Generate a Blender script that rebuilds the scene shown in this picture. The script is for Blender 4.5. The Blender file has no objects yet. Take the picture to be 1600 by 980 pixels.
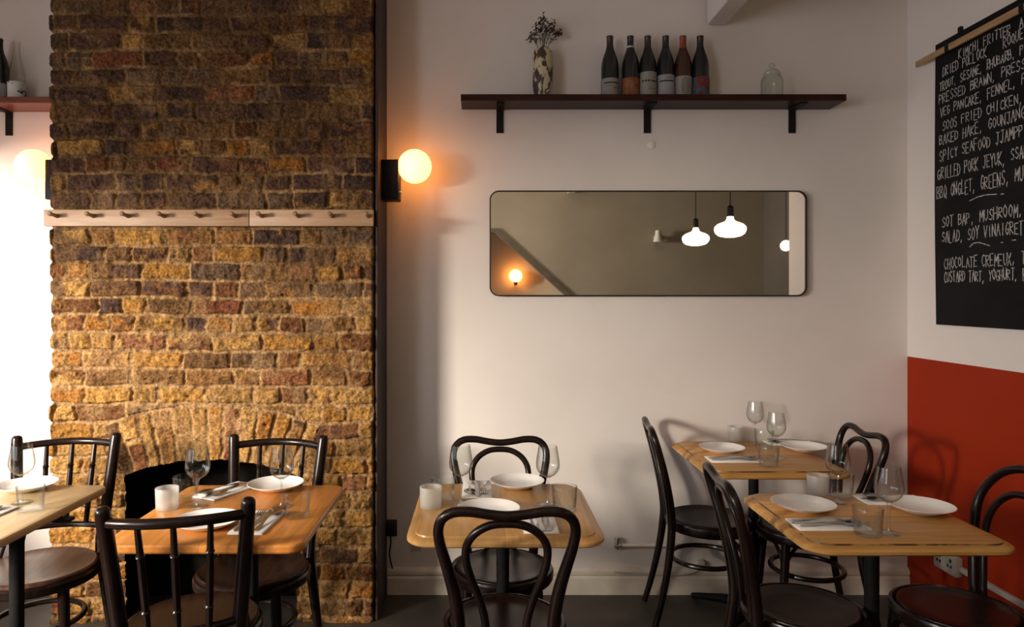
import bpy, bmesh, math, random
import numpy as np
from mathutils import Vector, Matrix
PI = math.pi
S = bpy.context.scene
COL = S.collection
random.seed(7)

# ------------------------------------------------------------------ camera, world, light, exposure
F = 1100.0; VX, VY = 754.0, 462.0; H = 1.45; WY = 3.43       # focal (px), vanishing point, eye height, back wall
cam = bpy.data.cameras.new('camera'); cam.sensor_width = 36; cam.lens = 36 * F / 1600
cam.shift_x = (800 - VX) / 1600; cam.shift_y = -(490 - VY) / 1600
cam.clip_start = 0.05
camo = bpy.data.objects.new('camera', cam); COL.objects.link(camo)
camo.location = (0, 0, H); camo.rotation_euler = (PI / 2, 0, 0)
S.camera = camo
S.view_settings.view_transform = 'Standard'; S.view_settings.look = 'None'
S.view_settings.gamma = 1; S.view_settings.use_curve_mapping = False
S.view_settings.exposure = 0.0
S.cycles.transparent_max_bounces = 48; S.cycles.max_bounces = 10; S.cycles.diffuse_bounces = 5
S.cycles.caustics_reflective = False; S.cycles.caustics_refractive = False
S.cycles.use_denoising = True
try: S.cycles.sample_clamp_indirect = 4.0
except Exception: pass

w = bpy.data.worlds.new('sky'); S.world = w; w.use_nodes = True
bg = w.node_tree.nodes['Background']; bg.inputs[0].default_value = (0.80, 0.88, 1.0, 1); bg.inputs[1].default_value = 1.9

def area(name, loc, target, sx, sy, power, color, spread=180):
    l = bpy.data.lights.new(name, 'AREA'); l.shape = 'RECTANGLE'; l.size = sx; l.size_y = sy
    l.energy = power; l.color = color; l.spread = math.radians(spread)
    o = bpy.data.objects.new(name, l); COL.objects.link(o); o.location = loc
    o.rotation_euler = (Vector(target) - Vector(loc)).to_track_quat('-Z', 'Y').to_euler()
    return o
WX = -2.75                                                    # left (window) wall
area('daylight', (-4.0, 1.9, 1.9), (-1.2, 2.8, 1.0), 2.0, 1.4, 34, (0.92, 0.94, 1.0))
area('front_fill', (-3.1, -1.15, 1.85), (1.0, 2.6, 1.7), 1.5, 1.8, 46, (0.98, 0.95, 0.95))  # soft fill added outside the unseen front opening
area('daylight_key', (-4.2, -0.6, 2.2), (0.3, 3.0, 1.0), 0.9, 1.1, 790, (1.0, 0.89, 0.74))
area('rear_fill', (0.8, -0.9, 2.98), (0.8, -2.4, 1.5), 2.4, 0.3, 5, (1.0, 0.84, 0.64), 120)  # unseen fill added to brighten the rear wall in the mirror

# ------------------------------------------------------------------ helpers
def at(px, py, d): return Vector(((px - VX) * d / F, d, H - (py - VY) * d / F))
def on_z(px, py, z):                                          # point at height z seen at that pixel
    d = F * (H - z) / (py - VY); return (px - VX) * d / F, d

def mat(name, color, rough=0.5, metal=0.0, **kw):
    m = bpy.data.materials.new(name); m.use_nodes = True
    b = m.node_tree.nodes['Principled BSDF']
    b.inputs['Base Color'].default_value = (*color, 1); b.inputs['Roughness'].default_value = rough
    b.inputs['Metallic'].default_value = metal
    for k, v in kw.items(): b.inputs[k].default_value = v
    return m
def nd(m, t, **kw):
    n = m.node_tree.nodes.new(t)
    for k, v in kw.items(): setattr(n, k, v)
    return n
def lk(m, a, b): m.node_tree.links.new(a, b)
def noisy(m, c1, c2, scale=(1, 1, 1), nscale=4.0, detail=6, bump=0.0, lo=0.35, hi=0.65, rough=None, distort=0.0):
    """mix two colours by a stretched object-space noise, with a matching bump"""
    b = m.node_tree.nodes['Principled BSDF']
    tc = nd(m, 'ShaderNodeTexCoord'); mp = nd(m, 'ShaderNodeMapping'); mp.inputs['Scale'].default_value = scale
    n = nd(m, 'ShaderNodeTexNoise'); n.inputs['Scale'].default_value = nscale; n.inputs['Detail'].default_value = detail
    n.inputs['Distortion'].default_value = distort
    r = nd(m, 'ShaderNodeValToRGB'); r.color_ramp.elements[0].position = lo; r.color_ramp.elements[1].position = hi
    r.color_ramp.elements[0].color = (*c1, 1); r.color_ramp.elements[1].color = (*c2, 1)
    lk(m, tc.outputs['Object'], mp.inputs['Vector']); lk(m, mp.outputs[0], n.inputs['Vector'])
    lk(m, n.outputs[0], r.inputs[0]); lk(m, r.outputs[0], b.inputs['Base Color'])
    if bump:
        bp = nd(m, 'ShaderNodeBump'); bp.inputs['Strength'].default_value = bump; bp.inputs['Distance'].default_value = 0.01
        lk(m, n.outputs[0], bp.inputs['Height']); lk(m, bp.outputs[0], b.inputs['Normal'])
    return m
def thin_glass(name, tint=(0.97, 0.98, 0.97), base=0.022, rough=0.02, frost=0.0):
    m = bpy.data.materials.new(name); m.use_nodes = True; t = m.node_tree; t.nodes.clear()
    out = nd(m, 'ShaderNodeOutputMaterial'); tr = nd(m, 'ShaderNodeBsdfTransparent'); gl = nd(m, 'ShaderNodeBsdfGlossy')
    tr.inputs[0].default_value = (*tint, 1); gl.inputs['Roughness'].default_value = rough
    lw = nd(m, 'ShaderNodeLayerWeight'); lw.inputs[0].default_value = 0.35
    mr = nd(m, 'ShaderNodeMapRange'); mr.inputs[3].default_value = base; mr.inputs[4].default_value = 0.7
    ab = nd(m, 'ShaderNodeMix', data_type='RGBA'); pw = nd(m, 'ShaderNodeMath', operation='POWER'); pw.inputs[1].default_value = 2.0
    lk(m, lw.outputs['Facing'], pw.inputs[0]); lk(m, pw.outputs[0], ab.inputs[0]); ab.inputs[6].default_value = (*tint, 1); ab.inputs[7].default_value = (0.60, 0.60, 0.59, 1); lk(m, ab.outputs[2], tr.inputs[0])
    mx = nd(m, 'ShaderNodeMixShader')
    lk(m, pw.outputs[0], mr.inputs[0]); lk(m, mr.outputs[0], mx.inputs[0]); lk(m, tr.outputs[0], mx.inputs[1]); lk(m, gl.outputs[0], mx.inputs[2])
    last = mx
    if frost:
        df = nd(m, 'ShaderNodeBsdfDiffuse'); df.inputs[0].default_value = (0.85, 0.83, 0.8, 1)
        tl = nd(m, 'ShaderNodeBsdfTranslucent'); tl.inputs[0].default_value = (0.9, 0.88, 0.85, 1)
        a = nd(m, 'ShaderNodeMixShader'); a.inputs[0].default_value = 0.5
        lk(m, df.outputs[0], a.inputs[1]); lk(m, tl.outputs[0], a.inputs[2])
        c = nd(m, 'ShaderNodeMixShader'); c.inputs[0].default_value = frost
        lk(m, mx.outputs[0], c.inputs[1]); lk(m, a.outputs[0], c.inputs[2]); last = c
    lk(m, last.outputs[0], out.inputs[0])
    return m
def emit(name, color, k):
    m = bpy.data.materials.new(name); m.use_nodes = True
    b = m.node_tree.nodes['Principled BSDF']; b.inputs['Base Color'].default_value = (0.9, 0.85, 0.75, 1)
    b.inputs['Emission Color'].default_value = (*color, 1); b.inputs['Emission Strength'].default_value = k
    return m

def link(name, me, m, parent=None, smooth=35):
    o = bpy.data.objects.new(name, me); COL.objects.link(o)
    for mm in (m if isinstance(m, (list, tuple)) else [m]): me.materials.append(mm)
    if parent: o.parent = parent
    if smooth is not None:
        me.polygons.foreach_set('use_smooth', [True] * len(me.polygons))
        me.set_sharp_from_angle(angle=math.radians(smooth))
    return o
def obj(name, bm, m, parent=None, smooth=35):
    bmesh.ops.recalc_face_normals(bm, faces=bm.faces)
    me = bpy.data.meshes.new(name); bm.to_mesh(me); bm.free()
    return link(name, me, m, parent, smooth)
def tag(o, label, cat, group=None):
    o['label'] = label; o['category'] = cat
    if group: o['group'] = group
    return o
def thing(name, loc, label, cat, group=None, rz=0):
    o = bpy.data.objects.new(name, None); COL.objects.link(o); o.location = loc; o.rotation_euler = (0, 0, rz)
    o.empty_display_size = 0.05
    return tag(o, label, cat, group)
def struct(o): o['kind'] = 'structure'; return o
def dup(root, loc=None, rz=None, label=None, group=None):
    r = root.copy(); COL.objects.link(r)
    for ch in root.children:
        c = ch.copy(); COL.objects.link(c); c.parent = r; c.matrix_parent_inverse = ch.matrix_parent_inverse.copy()
        for g in ch.children:
            d = g.copy(); COL.objects.link(d); d.parent = c
    if loc is not None: r.location = loc
    if rz is not None: r.rotation_euler = (0, 0, rz)
    if label: r['label'] = label
    if group: r['group'] = group
    return r
class Kind:                                                   # first placing moves the prototype, later ones copy it
    def __init__(self, proto): self.p = proto; self.used = False
    def put(self, loc, rz, label, group=None):
        if self.used: return dup(self.p, loc, rz, label, group)
        self.used = True; o = self.p; o.location = loc; o.rotation_euler = (0, 0, rz); o['label'] = label
        if group: o['group'] = group
        return o

def box(bm, x0, x1, y0, y1, z0, z1, bevel=0.0, seg=2):
    g = bmesh.ops.create_cube(bm, size=1.0); vs = g['verts']
    for v in vs: v.co = Vector(((x0 + x1) / 2 + v.co.x * (x1 - x0), (y0 + y1) / 2 + v.co.y * (y1 - y0), (z0 + z1) / 2 + v.co.z * (z1 - z0)))
    if bevel:
        es = list({e for v in vs for e in v.link_edges})
        bmesh.ops.bevel(bm, geom=es, offset=bevel, segments=seg, profile=0.5, affect='EDGES')
    return bm
def new(): return bmesh.new()
def spline(pts, radii, step, closed=False):
    P = [Vector(p) for p in pts]; n = len(P); out = []; rr = []
    R = radii if isinstance(radii, (list, tuple)) else [radii] * n
    m = n if closed else n - 1
    for i in range(m):
        if closed: a, b, c, d = P[(i - 1) % n], P[i], P[(i + 1) % n], P[(i + 2) % n]
        else: a, b, c, d = P[max(i - 1, 0)], P[i], P[i + 1], P[min(i + 2, n - 1)]
        k = max(2, int((c - b).length / step))
        for j in range(k):
            t = j / k
            out.append(0.5 * ((2 * b) + (c - a) * t + (2 * a - 5 * b + 4 * c - d) * t * t + (3 * b - a - 3 * c + d) * t ** 3))
            rr.append(R[i] * (1 - t) + R[(i + 1) % n] * t)
    if not closed: out.append(P[-1]); rr.append(R[-1])
    return out, rr
def tube(bm, pts, r, seg=12, step=0.02, closed=False, cap=True, smooth=True):
    if smooth: P, R = spline(pts, r, step, closed)
    else: P = [Vector(p) for p in pts]; R = r if isinstance(r, (list, tuple)) else [r] * len(P)
    n = len(P); tans = []
    for i in range(n):
        a = P[(i - 1) % n] if (closed or i > 0) else P[0]; b = P[(i + 1) % n] if (closed or i < n - 1) else P[-1]
        tans.append((b - a).normalized())
    up = Vector((0, 0, 1)) if abs(tans[0].z) < 0.9 else Vector((1, 0, 0))
    u = tans[0].cross(up).normalized(); rings = []
    for i in range(n):
        u = (u - tans[i] * u.dot(tans[i])).normalized(); v = tans[i].cross(u)
        rings.append([bm.verts.new(P[i] + (u * math.cos(2 * PI * k / seg) + v * math.sin(2 * PI * k / seg)) * R[i]) for k in range(seg)])
    m = n if closed else n - 1
    for i in range(m):
        A, B = rings[i], rings[(i + 1) % n]
        off = 0
        if closed and i == n - 1:
            off = min(range(seg), key=lambda s: sum((A[k].co - B[(k + s) % seg].co).length for k in range(seg)))
        for k in range(seg):
            bm.faces.new((A[k], A[(k + 1) % seg], B[(k + 1 + off) % seg], B[(k + off) % seg]))
    if cap and not closed:
        bm.faces.new(rings[0]); bm.faces.new(rings[-1])
    return bm
def lathe(bm, prof, seg=32, c=(0, 0, 0)):
    rings = []
    for r, z in prof:
        if r < 1e-6: rings.append([bm.verts.new((c[0], c[1], c[2] + z))])
        else: rings.append([bm.verts.new((c[0] + r * math.cos(2 * PI * k / seg), c[1] + r * math.sin(2 * PI * k / seg), c[2] + z)) for k in range(seg)])
    for A, B in zip(rings, rings[1:]):
        for k in range(seg):
            k2 = (k + 1) % seg
            if len(A) == 1 and len(B) == 1: continue
            if len(A) == 1: bm.faces.new((A[0], B[k], B[k2]))
            elif len(B) == 1: bm.faces.new((A[k], A[k2], B[0]))
            else: bm.faces.new((A[k], A[k2], B[k2], B[k]))
    return bm
def ball(bm, c, r, sx=1, sy=1, sz=1, seg=24):
    bmesh.ops.create_uvsphere(bm, u_segments=seg, v_segments=max(6, seg // 2), radius=r,
                              matrix=Matrix.Translation(c) @ Matrix.Diagonal((sx, sy, sz, 1)))
    return bm
def prism(bm, pts, axis, a, b):
    """extrude a 2-D outline: axis 'x' -> (y,z), 'y' -> (x,z), 'z' -> (x,y)"""
    def p(q, t):
        return {'x': (t, q[0], q[1]), 'y': (q[0], t, q[1]), 'z': (q[0], q[1], t)}[axis]
    A = [bm.verts.new(p(q, a)) for q in pts]; B = [bm.verts.new(p(q, b)) for q in pts]; n = len(pts)
    bm.faces.new(A); bm.faces.new(B[::-1])
    for i in range(n): bm.faces.new((A[i], A[(i + 1) % n], B[(i + 1) % n], B[i]))
    return bm
def rrect(hx, hy, r, n=8):
    out = []
    for cx, cy, a0 in ((hx - r, hy - r, 0), (-hx + r, hy - r, PI / 2), (-hx + r, -hy + r, PI), (hx - r, -hy + r, 1.5 * PI)):
        for k in range(n + 1):
            a = a0 + PI / 2 * k / n; out.append((cx + r * math.cos(a), cy + r * math.sin(a)))
    return out

# ------------------------------------------------------------------ materials
M = {}
M['plaster'] = noisy(mat('plaster_paint', (0.7, 0.62, 0.53), 0.75), (0.68, 0.62, 0.58), (0.73, 0.67, 0.63), nscale=2.2, bump=0.05)
M['white_paint'] = noisy(mat('white_gloss_paint', (0.7, 0.64, 0.55), 0.4), (0.62, 0.55, 0.46), (0.74, 0.67, 0.58), nscale=9, bump=0.05)
M['ceiling'] = noisy(mat('ceiling_paint', (0.7, 0.68, 0.65), 0.8), (0.74, 0.72, 0.70), (0.79, 0.77, 0.75), nscale=2)
M['rear'] = noisy(mat('rear_wall_paint', (0.42, 0.36, 0.27), 0.8), (0.22, 0.185, 0.135), (0.26, 0.22, 0.165), nscale=1.5)
M['lobby'] = noisy(mat('stair_lobby_paint', (0.5, 0.42, 0.3), 0.8), (0.52, 0.43, 0.31), (0.58, 0.49, 0.36), nscale=1.5)
M['dark_wall'] = noisy(mat('dark_side_wall_paint', (0.06, 0.05, 0.04), 0.8), (0.05, 0.042, 0.032), (0.07, 0.058, 0.045), nscale=1.5)
M['soot'] = noisy(mat('blackened_fireplace', (0.02, 0.018, 0.016), 0.9), (0.005, 0.0045, 0.004), (0.012, 0.0105, 0.0095), nscale=14, bump=0.3)
M['soot'].node_tree.nodes['Principled BSDF'].inputs['Specular IOR Level'].default_value = 0.0
M['dark_red_brown'] = noisy(mat('dark_red_brown_tone', (0.03, 0.014, 0.011), 0.6), (0.022, 0.012, 0.010), (0.040, 0.018, 0.013), nscale=8)
M['stringer'] = noisy(mat('stair_stringer_paint', (0.2, 0.16, 0.11), 0.7), (0.07, 0.055, 0.038), (0.10, 0.08, 0.055), nscale=6)
M['bentwood'] = noisy(mat('dark_bentwood', (0.016, 0.009, 0.007), 0.24), (0.0065, 0.0036, 0.003), (0.014, 0.0065, 0.005), scale=(1, 1, 0.15), nscale=30)
M['bentwood'].node_tree.nodes['Principled BSDF'].inputs['Specular IOR Level'].default_value = 0.25
M['seatwood'] = noisy(mat('dark_seat_wood', (0.05, 0.022, 0.015), 0.3), (0.007, 0.003, 0.0023), (0.015, 0.006, 0.0045), scale=(6, 0.7, 1), nscale=9, bump=0.03)
M['seatwood'].node_tree.nodes['Principled BSDF'].inputs['Specular IOR Level'].default_value = 0.25
M['seatwood_brown'] = noisy(mat('brown_seat_wood', (0.09, 0.04, 0.025), 0.32), (0.042, 0.019, 0.013), (0.085, 0.040, 0.025), scale=(6, 0.7, 1), nscale=9, bump=0.03)
M['iron'] = noisy(mat('black_iron', (0.012, 0.012, 0.013), 0.6, 0.0, **{'Specular IOR Level': 0.12}), (0.005, 0.005, 0.0055), (0.010, 0.009, 0.009), nscale=40, bump=0.05)
M['black_metal'] = noisy(mat('black_powder_coat', (0.012, 0.012, 0.013), 0.5), (0.010, 0.010, 0.011), (0.016, 0.015, 0.015), nscale=60)
M['black_metal'].node_tree.nodes['Principled BSDF'].inputs['Specular IOR Level'].default_value = 0.1
M['glass'] = thin_glass('clear_glass')
M['glass_solid'] = thin_glass('clear_glass_stem', base=0.10)
M['frost'] = thin_glass('frosted_glass', base=0.05, rough=0.35, frost=0.28)
M['china'] = mat('white_china', (0.78, 0.75, 0.72), 0.22)
noisy(M['china'], (0.84, 0.82, 0.79), (0.87, 0.85, 0.82), nscale=30)
M['linen'] = noisy(mat('white_linen', (0.8, 0.78, 0.75), 0.9), (0.84, 0.82, 0.79), (0.89, 0.87, 0.85), nscale=220, bump=0.15)
M['steel'] = mat('cutlery_steel', (0.44, 0.43, 0.42), 0.2, 1.0)
M['shelfwood'] = noisy(mat('dark_red_wood', (0.07, 0.022, 0.014), 0.35), (0.022, 0.008, 0.006), (0.042, 0.014, 0.010), scale=(0.6, 5, 5), nscale=10)
M['shelfwood'].node_tree.nodes['Principled BSDF'].inputs['Specular IOR Level'].default_value = 0.12
M['shelfwood_red'] = noisy(mat('red_brown_wood', (0.14, 0.04, 0.022), 0.35), (0.11, 0.032, 0.018), (0.18, 0.052, 0.030), scale=(0.6, 5, 5), nscale=10)
M['pale_pine'] = noisy(mat('pale_pine', (0.5, 0.34, 0.2), 0.5), (0.33, 0.19, 0.10), (0.42, 0.255, 0.145), scale=(1, 9, 9), nscale=6, bump=0.05, distort=0.6)
M['peg'] = noisy(mat('turned_peg_wood', (0.25, 0.14, 0.07), 0.45), (0.20, 0.11, 0.055), (0.30, 0.17, 0.09), nscale=40)
M['rod'] = noisy(mat('pale_rod_wood', (0.42, 0.26, 0.12), 0.5), (0.36, 0.22, 0.10), (0.48, 0.30, 0.15), scale=(8, 1, 8), nscale=7)
M['mirror'] = mat('mirror_glass', (0.90, 0.87, 0.82), 0.015, 1.0)
M['bronze'] = noisy(mat('dark_bronze_frame', (0.04, 0.03, 0.024), 0.35, 0.7), (0.03, 0.022, 0.018), (0.05, 0.037, 0.03), nscale=50)
M['globe'] = emit('warm_opal_globe', (1.0, 0.33, 0.062), 8.0)
M['stair_globe'] = emit('warm_opal_stair_globe', (1.0, 0.36, 0.08), 16.0)
M['pendant'] = emit('warm_opal_bulb', (1.0, 0.76, 0.48), 8.0)
M['white_plastic'] = noisy(mat('white_plastic', (0.7, 0.68, 0.63), 0.4), (0.42, 0.40, 0.36), (0.50, 0.47, 0.43), nscale=20)
M['chrome'] = mat('chrome_fitting', (0.6, 0.58, 0.55), 0.25, 0.9)
M['board'] = noisy(mat('blackboard_paper', (0.014, 0.013, 0.014), 0.75), (0.006, 0.0058, 0.006), (0.011, 0.010, 0.0105), nscale=5); M['board'].node_tree.nodes['Principled BSDF'].inputs['Specular IOR Level'].default_value = 0.15
M['chalk'] = noisy(mat('chalk', (0.5, 0.47, 0.46), 0.95), (0.22, 0.21, 0.21), (0.62, 0.59, 0.57), nscale=90, lo=0.3, hi=0.6)
def wood(name, c1, c2, rough=0.3, along='y', planks=0.0):
    m = mat(name, c1, rough); b = m.node_tree.nodes['Principled BSDF']; b.inputs['Specular IOR Level'].default_value = 0.3
    tc = nd(m, 'ShaderNodeTexCoord'); mp = nd(m, 'ShaderNodeMapping')
    mp.inputs['Scale'].default_value = (9, 0.9, 9) if along == 'y' else (0.9, 9, 9)
    n = nd(m, 'ShaderNodeTexNoise'); n.inputs['Scale'].default_value = 5; n.inputs['Detail'].default_value = 8; n.inputs['Distortion'].default_value = 0.5
    r = nd(m, 'ShaderNodeValToRGB'); r.color_ramp.elements[0].position = 0.3; r.color_ramp.elements[1].position = 0.7
    r.color_ramp.elements[0].color = (*c1, 1); r.color_ramp.elements[1].color = (*c2, 1)
    lk(m, tc.outputs['Object'], mp.inputs[0]); lk(m, mp.outputs[0], n.inputs['Vector']); lk(m, n.outputs[0], r.inputs[0])
    col = r.outputs[0]
    if planks:                                                # glued staves of differing tone
        sp = nd(m, 'ShaderNodeSeparateXYZ'); lk(m, tc.outputs['Object'], sp.inputs[0])
        mu = nd(m, 'ShaderNodeMath', operation='DIVIDE'); mu.inputs[1].default_value = planks
        lk(m, sp.outputs['X' if along == 'y' else 'Y'], mu.inputs[0])
        fl = nd(m, 'ShaderNodeMath', operation='FLOOR'); lk(m, mu.outputs[0], fl.inputs[0])
        wn = nd(m, 'ShaderNodeTexWhiteNoise', noise_dimensions='1D'); lk(m, fl.outputs[0], wn.inputs['W'])
        hs = nd(m, 'ShaderNodeHueSaturation'); mr = nd(m, 'ShaderNodeMapRange'); mr.inputs[3].default_value = 0.65; mr.inputs[4].default_value = 1.2
        lk(m, wn.outputs['Value'], mr.inputs[0]); lk(m, mr.outputs[0], hs.inputs['Value']); lk(m, col, hs.inputs['Color']); col = hs.outputs[0]
    lk(m, col, b.inputs['Base Color'])
    bp = nd(m, 'ShaderNodeBump'); bp.inputs['Strength'].default_value = 0.04; bp.inputs['Distance'].default_value = 0.005
    lk(m, n.outputs[0], bp.inputs['Height']); lk(m, bp.outputs[0], b.inputs['Normal'])
    return m
M['t_pale'] = wood('pale_ash_top', (0.42, 0.29, 0.15), (0.54, 0.39, 0.22), 0.32)
M['t_orange'] = wood('orange_oak_top', (0.46, 0.165, 0.032), (0.66, 0.275, 0.065), 0.28, planks=0.075)
M['t_honey'] = wood('honey_beech_top', (0.52, 0.27, 0.085), (0.68, 0.39, 0.15), 0.3, planks=0.098)
M['t_oak'] = wood('worn_oak_top', (0.58, 0.275, 0.068), (0.78, 0.41, 0.115), 0.36, along='x', planks=0.155)

# red dado below a straight painted line on the right wall
m = mat('right_wall_paint', (0.7, 0.63, 0.55), 0.6, **{'Specular IOR Level': 0.15}); M['wall_red'] = m
b_ = m.node_tree.nodes['Principled BSDF']; geo = nd(m, 'ShaderNodeNewGeometry'); sp = nd(m, 'ShaderNodeSeparateXYZ')
lt = nd(m, 'ShaderNodeMath', operation='LESS_THAN'); lt.inputs[1].default_value = 1.154
mx = nd(m, 'ShaderNodeMix', data_type='RGBA'); nz = nd(m, 'ShaderNodeTexNoise'); nz.inputs['Scale'].default_value = 2.0
rr_ = nd(m, 'ShaderNodeValToRGB'); rr_.color_ramp.elements[0].color = (0.30, 0.022, 0.004, 1); rr_.color_ramp.elements[1].color = (0.36, 0.028, 0.005, 1)
lk(m, geo.outputs['Position'], sp.inputs[0]); lk(m, sp.outputs['Z'], lt.inputs[0]); lk(m, geo.outputs['Position'], nz.inputs['Vector'])
lk(m, nz.outputs[0], rr_.inputs[0]); lk(m, lt.outputs[0], mx.inputs[0]); mx.inputs[6].default_value = (0.80, 0.74, 0.69, 1)
lk(m, rr_.outputs[0], mx.inputs[7]); lk(m, mx.outputs[2], b_.inputs['Base Color'])

# floor: dark worn boards
m = mat('worn_dark_floor', (0.03, 0.026, 0.022), 0.5); M['floor'] = m
noisy(m, (0.026, 0.022, 0.019), (0.075, 0.064, 0.052), scale=(1, 1, 1), nscale=3.5, detail=9, bump=0.15, lo=0.3, hi=0.75)

# brick: colour per brick lives in a mesh attribute, fine grit added by noise
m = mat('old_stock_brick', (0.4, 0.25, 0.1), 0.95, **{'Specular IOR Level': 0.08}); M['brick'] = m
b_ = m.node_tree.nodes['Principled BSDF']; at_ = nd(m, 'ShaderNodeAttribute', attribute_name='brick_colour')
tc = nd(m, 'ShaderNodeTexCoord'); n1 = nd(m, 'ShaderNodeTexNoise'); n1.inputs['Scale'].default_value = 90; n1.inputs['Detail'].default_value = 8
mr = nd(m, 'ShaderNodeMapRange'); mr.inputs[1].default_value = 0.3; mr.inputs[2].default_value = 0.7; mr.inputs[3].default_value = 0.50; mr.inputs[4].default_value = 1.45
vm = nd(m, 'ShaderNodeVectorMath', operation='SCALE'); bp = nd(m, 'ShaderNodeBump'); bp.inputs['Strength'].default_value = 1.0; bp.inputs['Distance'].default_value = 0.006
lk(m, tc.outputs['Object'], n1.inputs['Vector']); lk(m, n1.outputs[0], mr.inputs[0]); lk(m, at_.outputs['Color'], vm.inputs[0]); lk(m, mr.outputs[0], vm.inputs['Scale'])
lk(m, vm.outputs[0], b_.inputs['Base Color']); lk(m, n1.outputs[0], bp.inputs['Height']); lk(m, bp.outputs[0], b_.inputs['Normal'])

# ------------------------------------------------------------------ room shell
X0, X1, Y0, Y1, ZC = WX, 3.6, -3.2, WY, 3.05
T = 0.12
struct(obj('floor', box(new(), X0 - T, X1 + T, Y0 - T, Y1 + T, -0.1, 0), M['floor'], smooth=None))
struct(obj('ceiling', box(new(), X0 - T, X1 + T, Y0 - T, Y1 + T, ZC, ZC + 0.1), M['ceiling'], smooth=None))
struct(obj('wall_back', box(new(), X0 - T, X1 + T, Y1, Y1 + T, 0, ZC), M['plaster'], smooth=None))
# left wall with the window opening that lights the room
wy0, wy1, wz0, wz1 = 0.22, 3.0, 0.84, 2.13
bm = new()
fy0, fy1, fz1 = -1.95, -0.35, 2.75                          # unseen opening beside the camera, added for fill light
box(bm, X0 - T, X0, Y0, fy0, 0, ZC); box(bm, X0 - T, X0, fy1, wy0, 0, ZC); box(bm, X0 - T, X0, fy0, fy1, 0, wz0); box(bm, X0 - T, X0, fy0, fy1, fz1, ZC); box(bm, X0 - T, X0, wy1, Y1, 0, ZC)
box(bm, X0 - T, X0, wy0, wy1, 0, wz0); box(bm, X0 - T, X0, wy0, wy1, wz1, ZC); box(bm, X0 - T, X0, wy0, 2.05, 1.88, wz1)  # last piece lowers the front head, added to dim the upper wall
struct(obj('wall_left', bm, M['plaster'], smooth=None))
bm = new()
for z in (wz0, wz1 - 0.05): box(bm, X0 - 0.09, X0 - 0.03, wy0, wy1, z, z + 0.05)
for y in (wy0, wy1 - 0.05): box(bm, X0 - 0.09, X0 - 0.03, y, y + 0.05, wz0 + 0.05, wz1 - 0.05)
struct(obj('window_1', bm, M['white_paint'], smooth=None))
bm = new()
for z in (wz0, fz1 - 0.05): box(bm, X0 - 0.09, X0 - 0.03, fy0, fy1, z, z + 0.05)
for y in (fy0, fy1 - 0.05): box(bm, X0 - 0.09, X0 - 0.03, y, y + 0.05, wz0 + 0.05, fz1 - 0.05)
struct(obj('fill_opening_frame', bm, M['white_paint'], smooth=None))  # frame around the added fill opening
struct(obj('wall_right', box(new(), 2.07, 2.07 + T, 2.06, Y1, 0, ZC), M['wall_red'], smooth=None))
struct(obj('wall_far_right', box(new(), X1, X1 + T, Y0, Y1, 0, ZC), M['dark_wall'], smooth=None))
struct(obj('wall_rear', box(new(), X0, X1, Y0 - T, Y0, 0, ZC), M['lobby'], smooth=None))
# wall behind the camera with a sloping stair soffit cut through it (seen in the mirror)
bm = new(); ys = -2.2
prism(bm, [(X0, 0), (-1.2, 0), (-1.2, ZC), (X0, ZC)], 'y', ys - 0.1, ys)
prism(bm, [(-1.2, 2.31), (0.19, 2.31), (1.16, 1.44), (2.77, 0), (X1, 0), (X1, ZC), (-1.2, ZC)], 'y', ys - 0.1, ys)
struct(obj('wall_stair', bm, M['rear'], smooth=None))
bm = new(); prism(bm, [(-1.2, 2.31), (0.19, 2.31), (1.16, 1.44), (2.77, 0), (2.70, 0), (1.12, 1.40), (0.165, 2.255), (-1.2, 2.255)], 'y', ys - 0.14, ys + 0.025)
struct(obj('trim_2', bm, M['stringer'], smooth=None))
# boxed beam above the shelf
struct(obj('beam', box(new(), 1.088, 1.18, -2.2, Y1 - 0.02, 2.762, ZC, 0.004, 1), M['plaster'], smooth=None))
# skirting along the back wall
def skirt(name, x0, x1):
    bm = new(); y = Y1
    prism(bm, [(y, 0), (y - 0.022, 0), (y - 0.022, 0.078), (y - 0.018, 0.086), (y - 0.014, 0.09), (y - 0.02, 0.097), (y - 0.02, 0.112), (y - 0.008, 0.126), (y, 0.128)], 'x', x0, x1)
    return struct(obj(name, bm, M['white_paint'], smooth=None))
skirt('baseboard_back', -0.462, 2.07)
skirt('baseboard_alcove', X0, -1.93)

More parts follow.
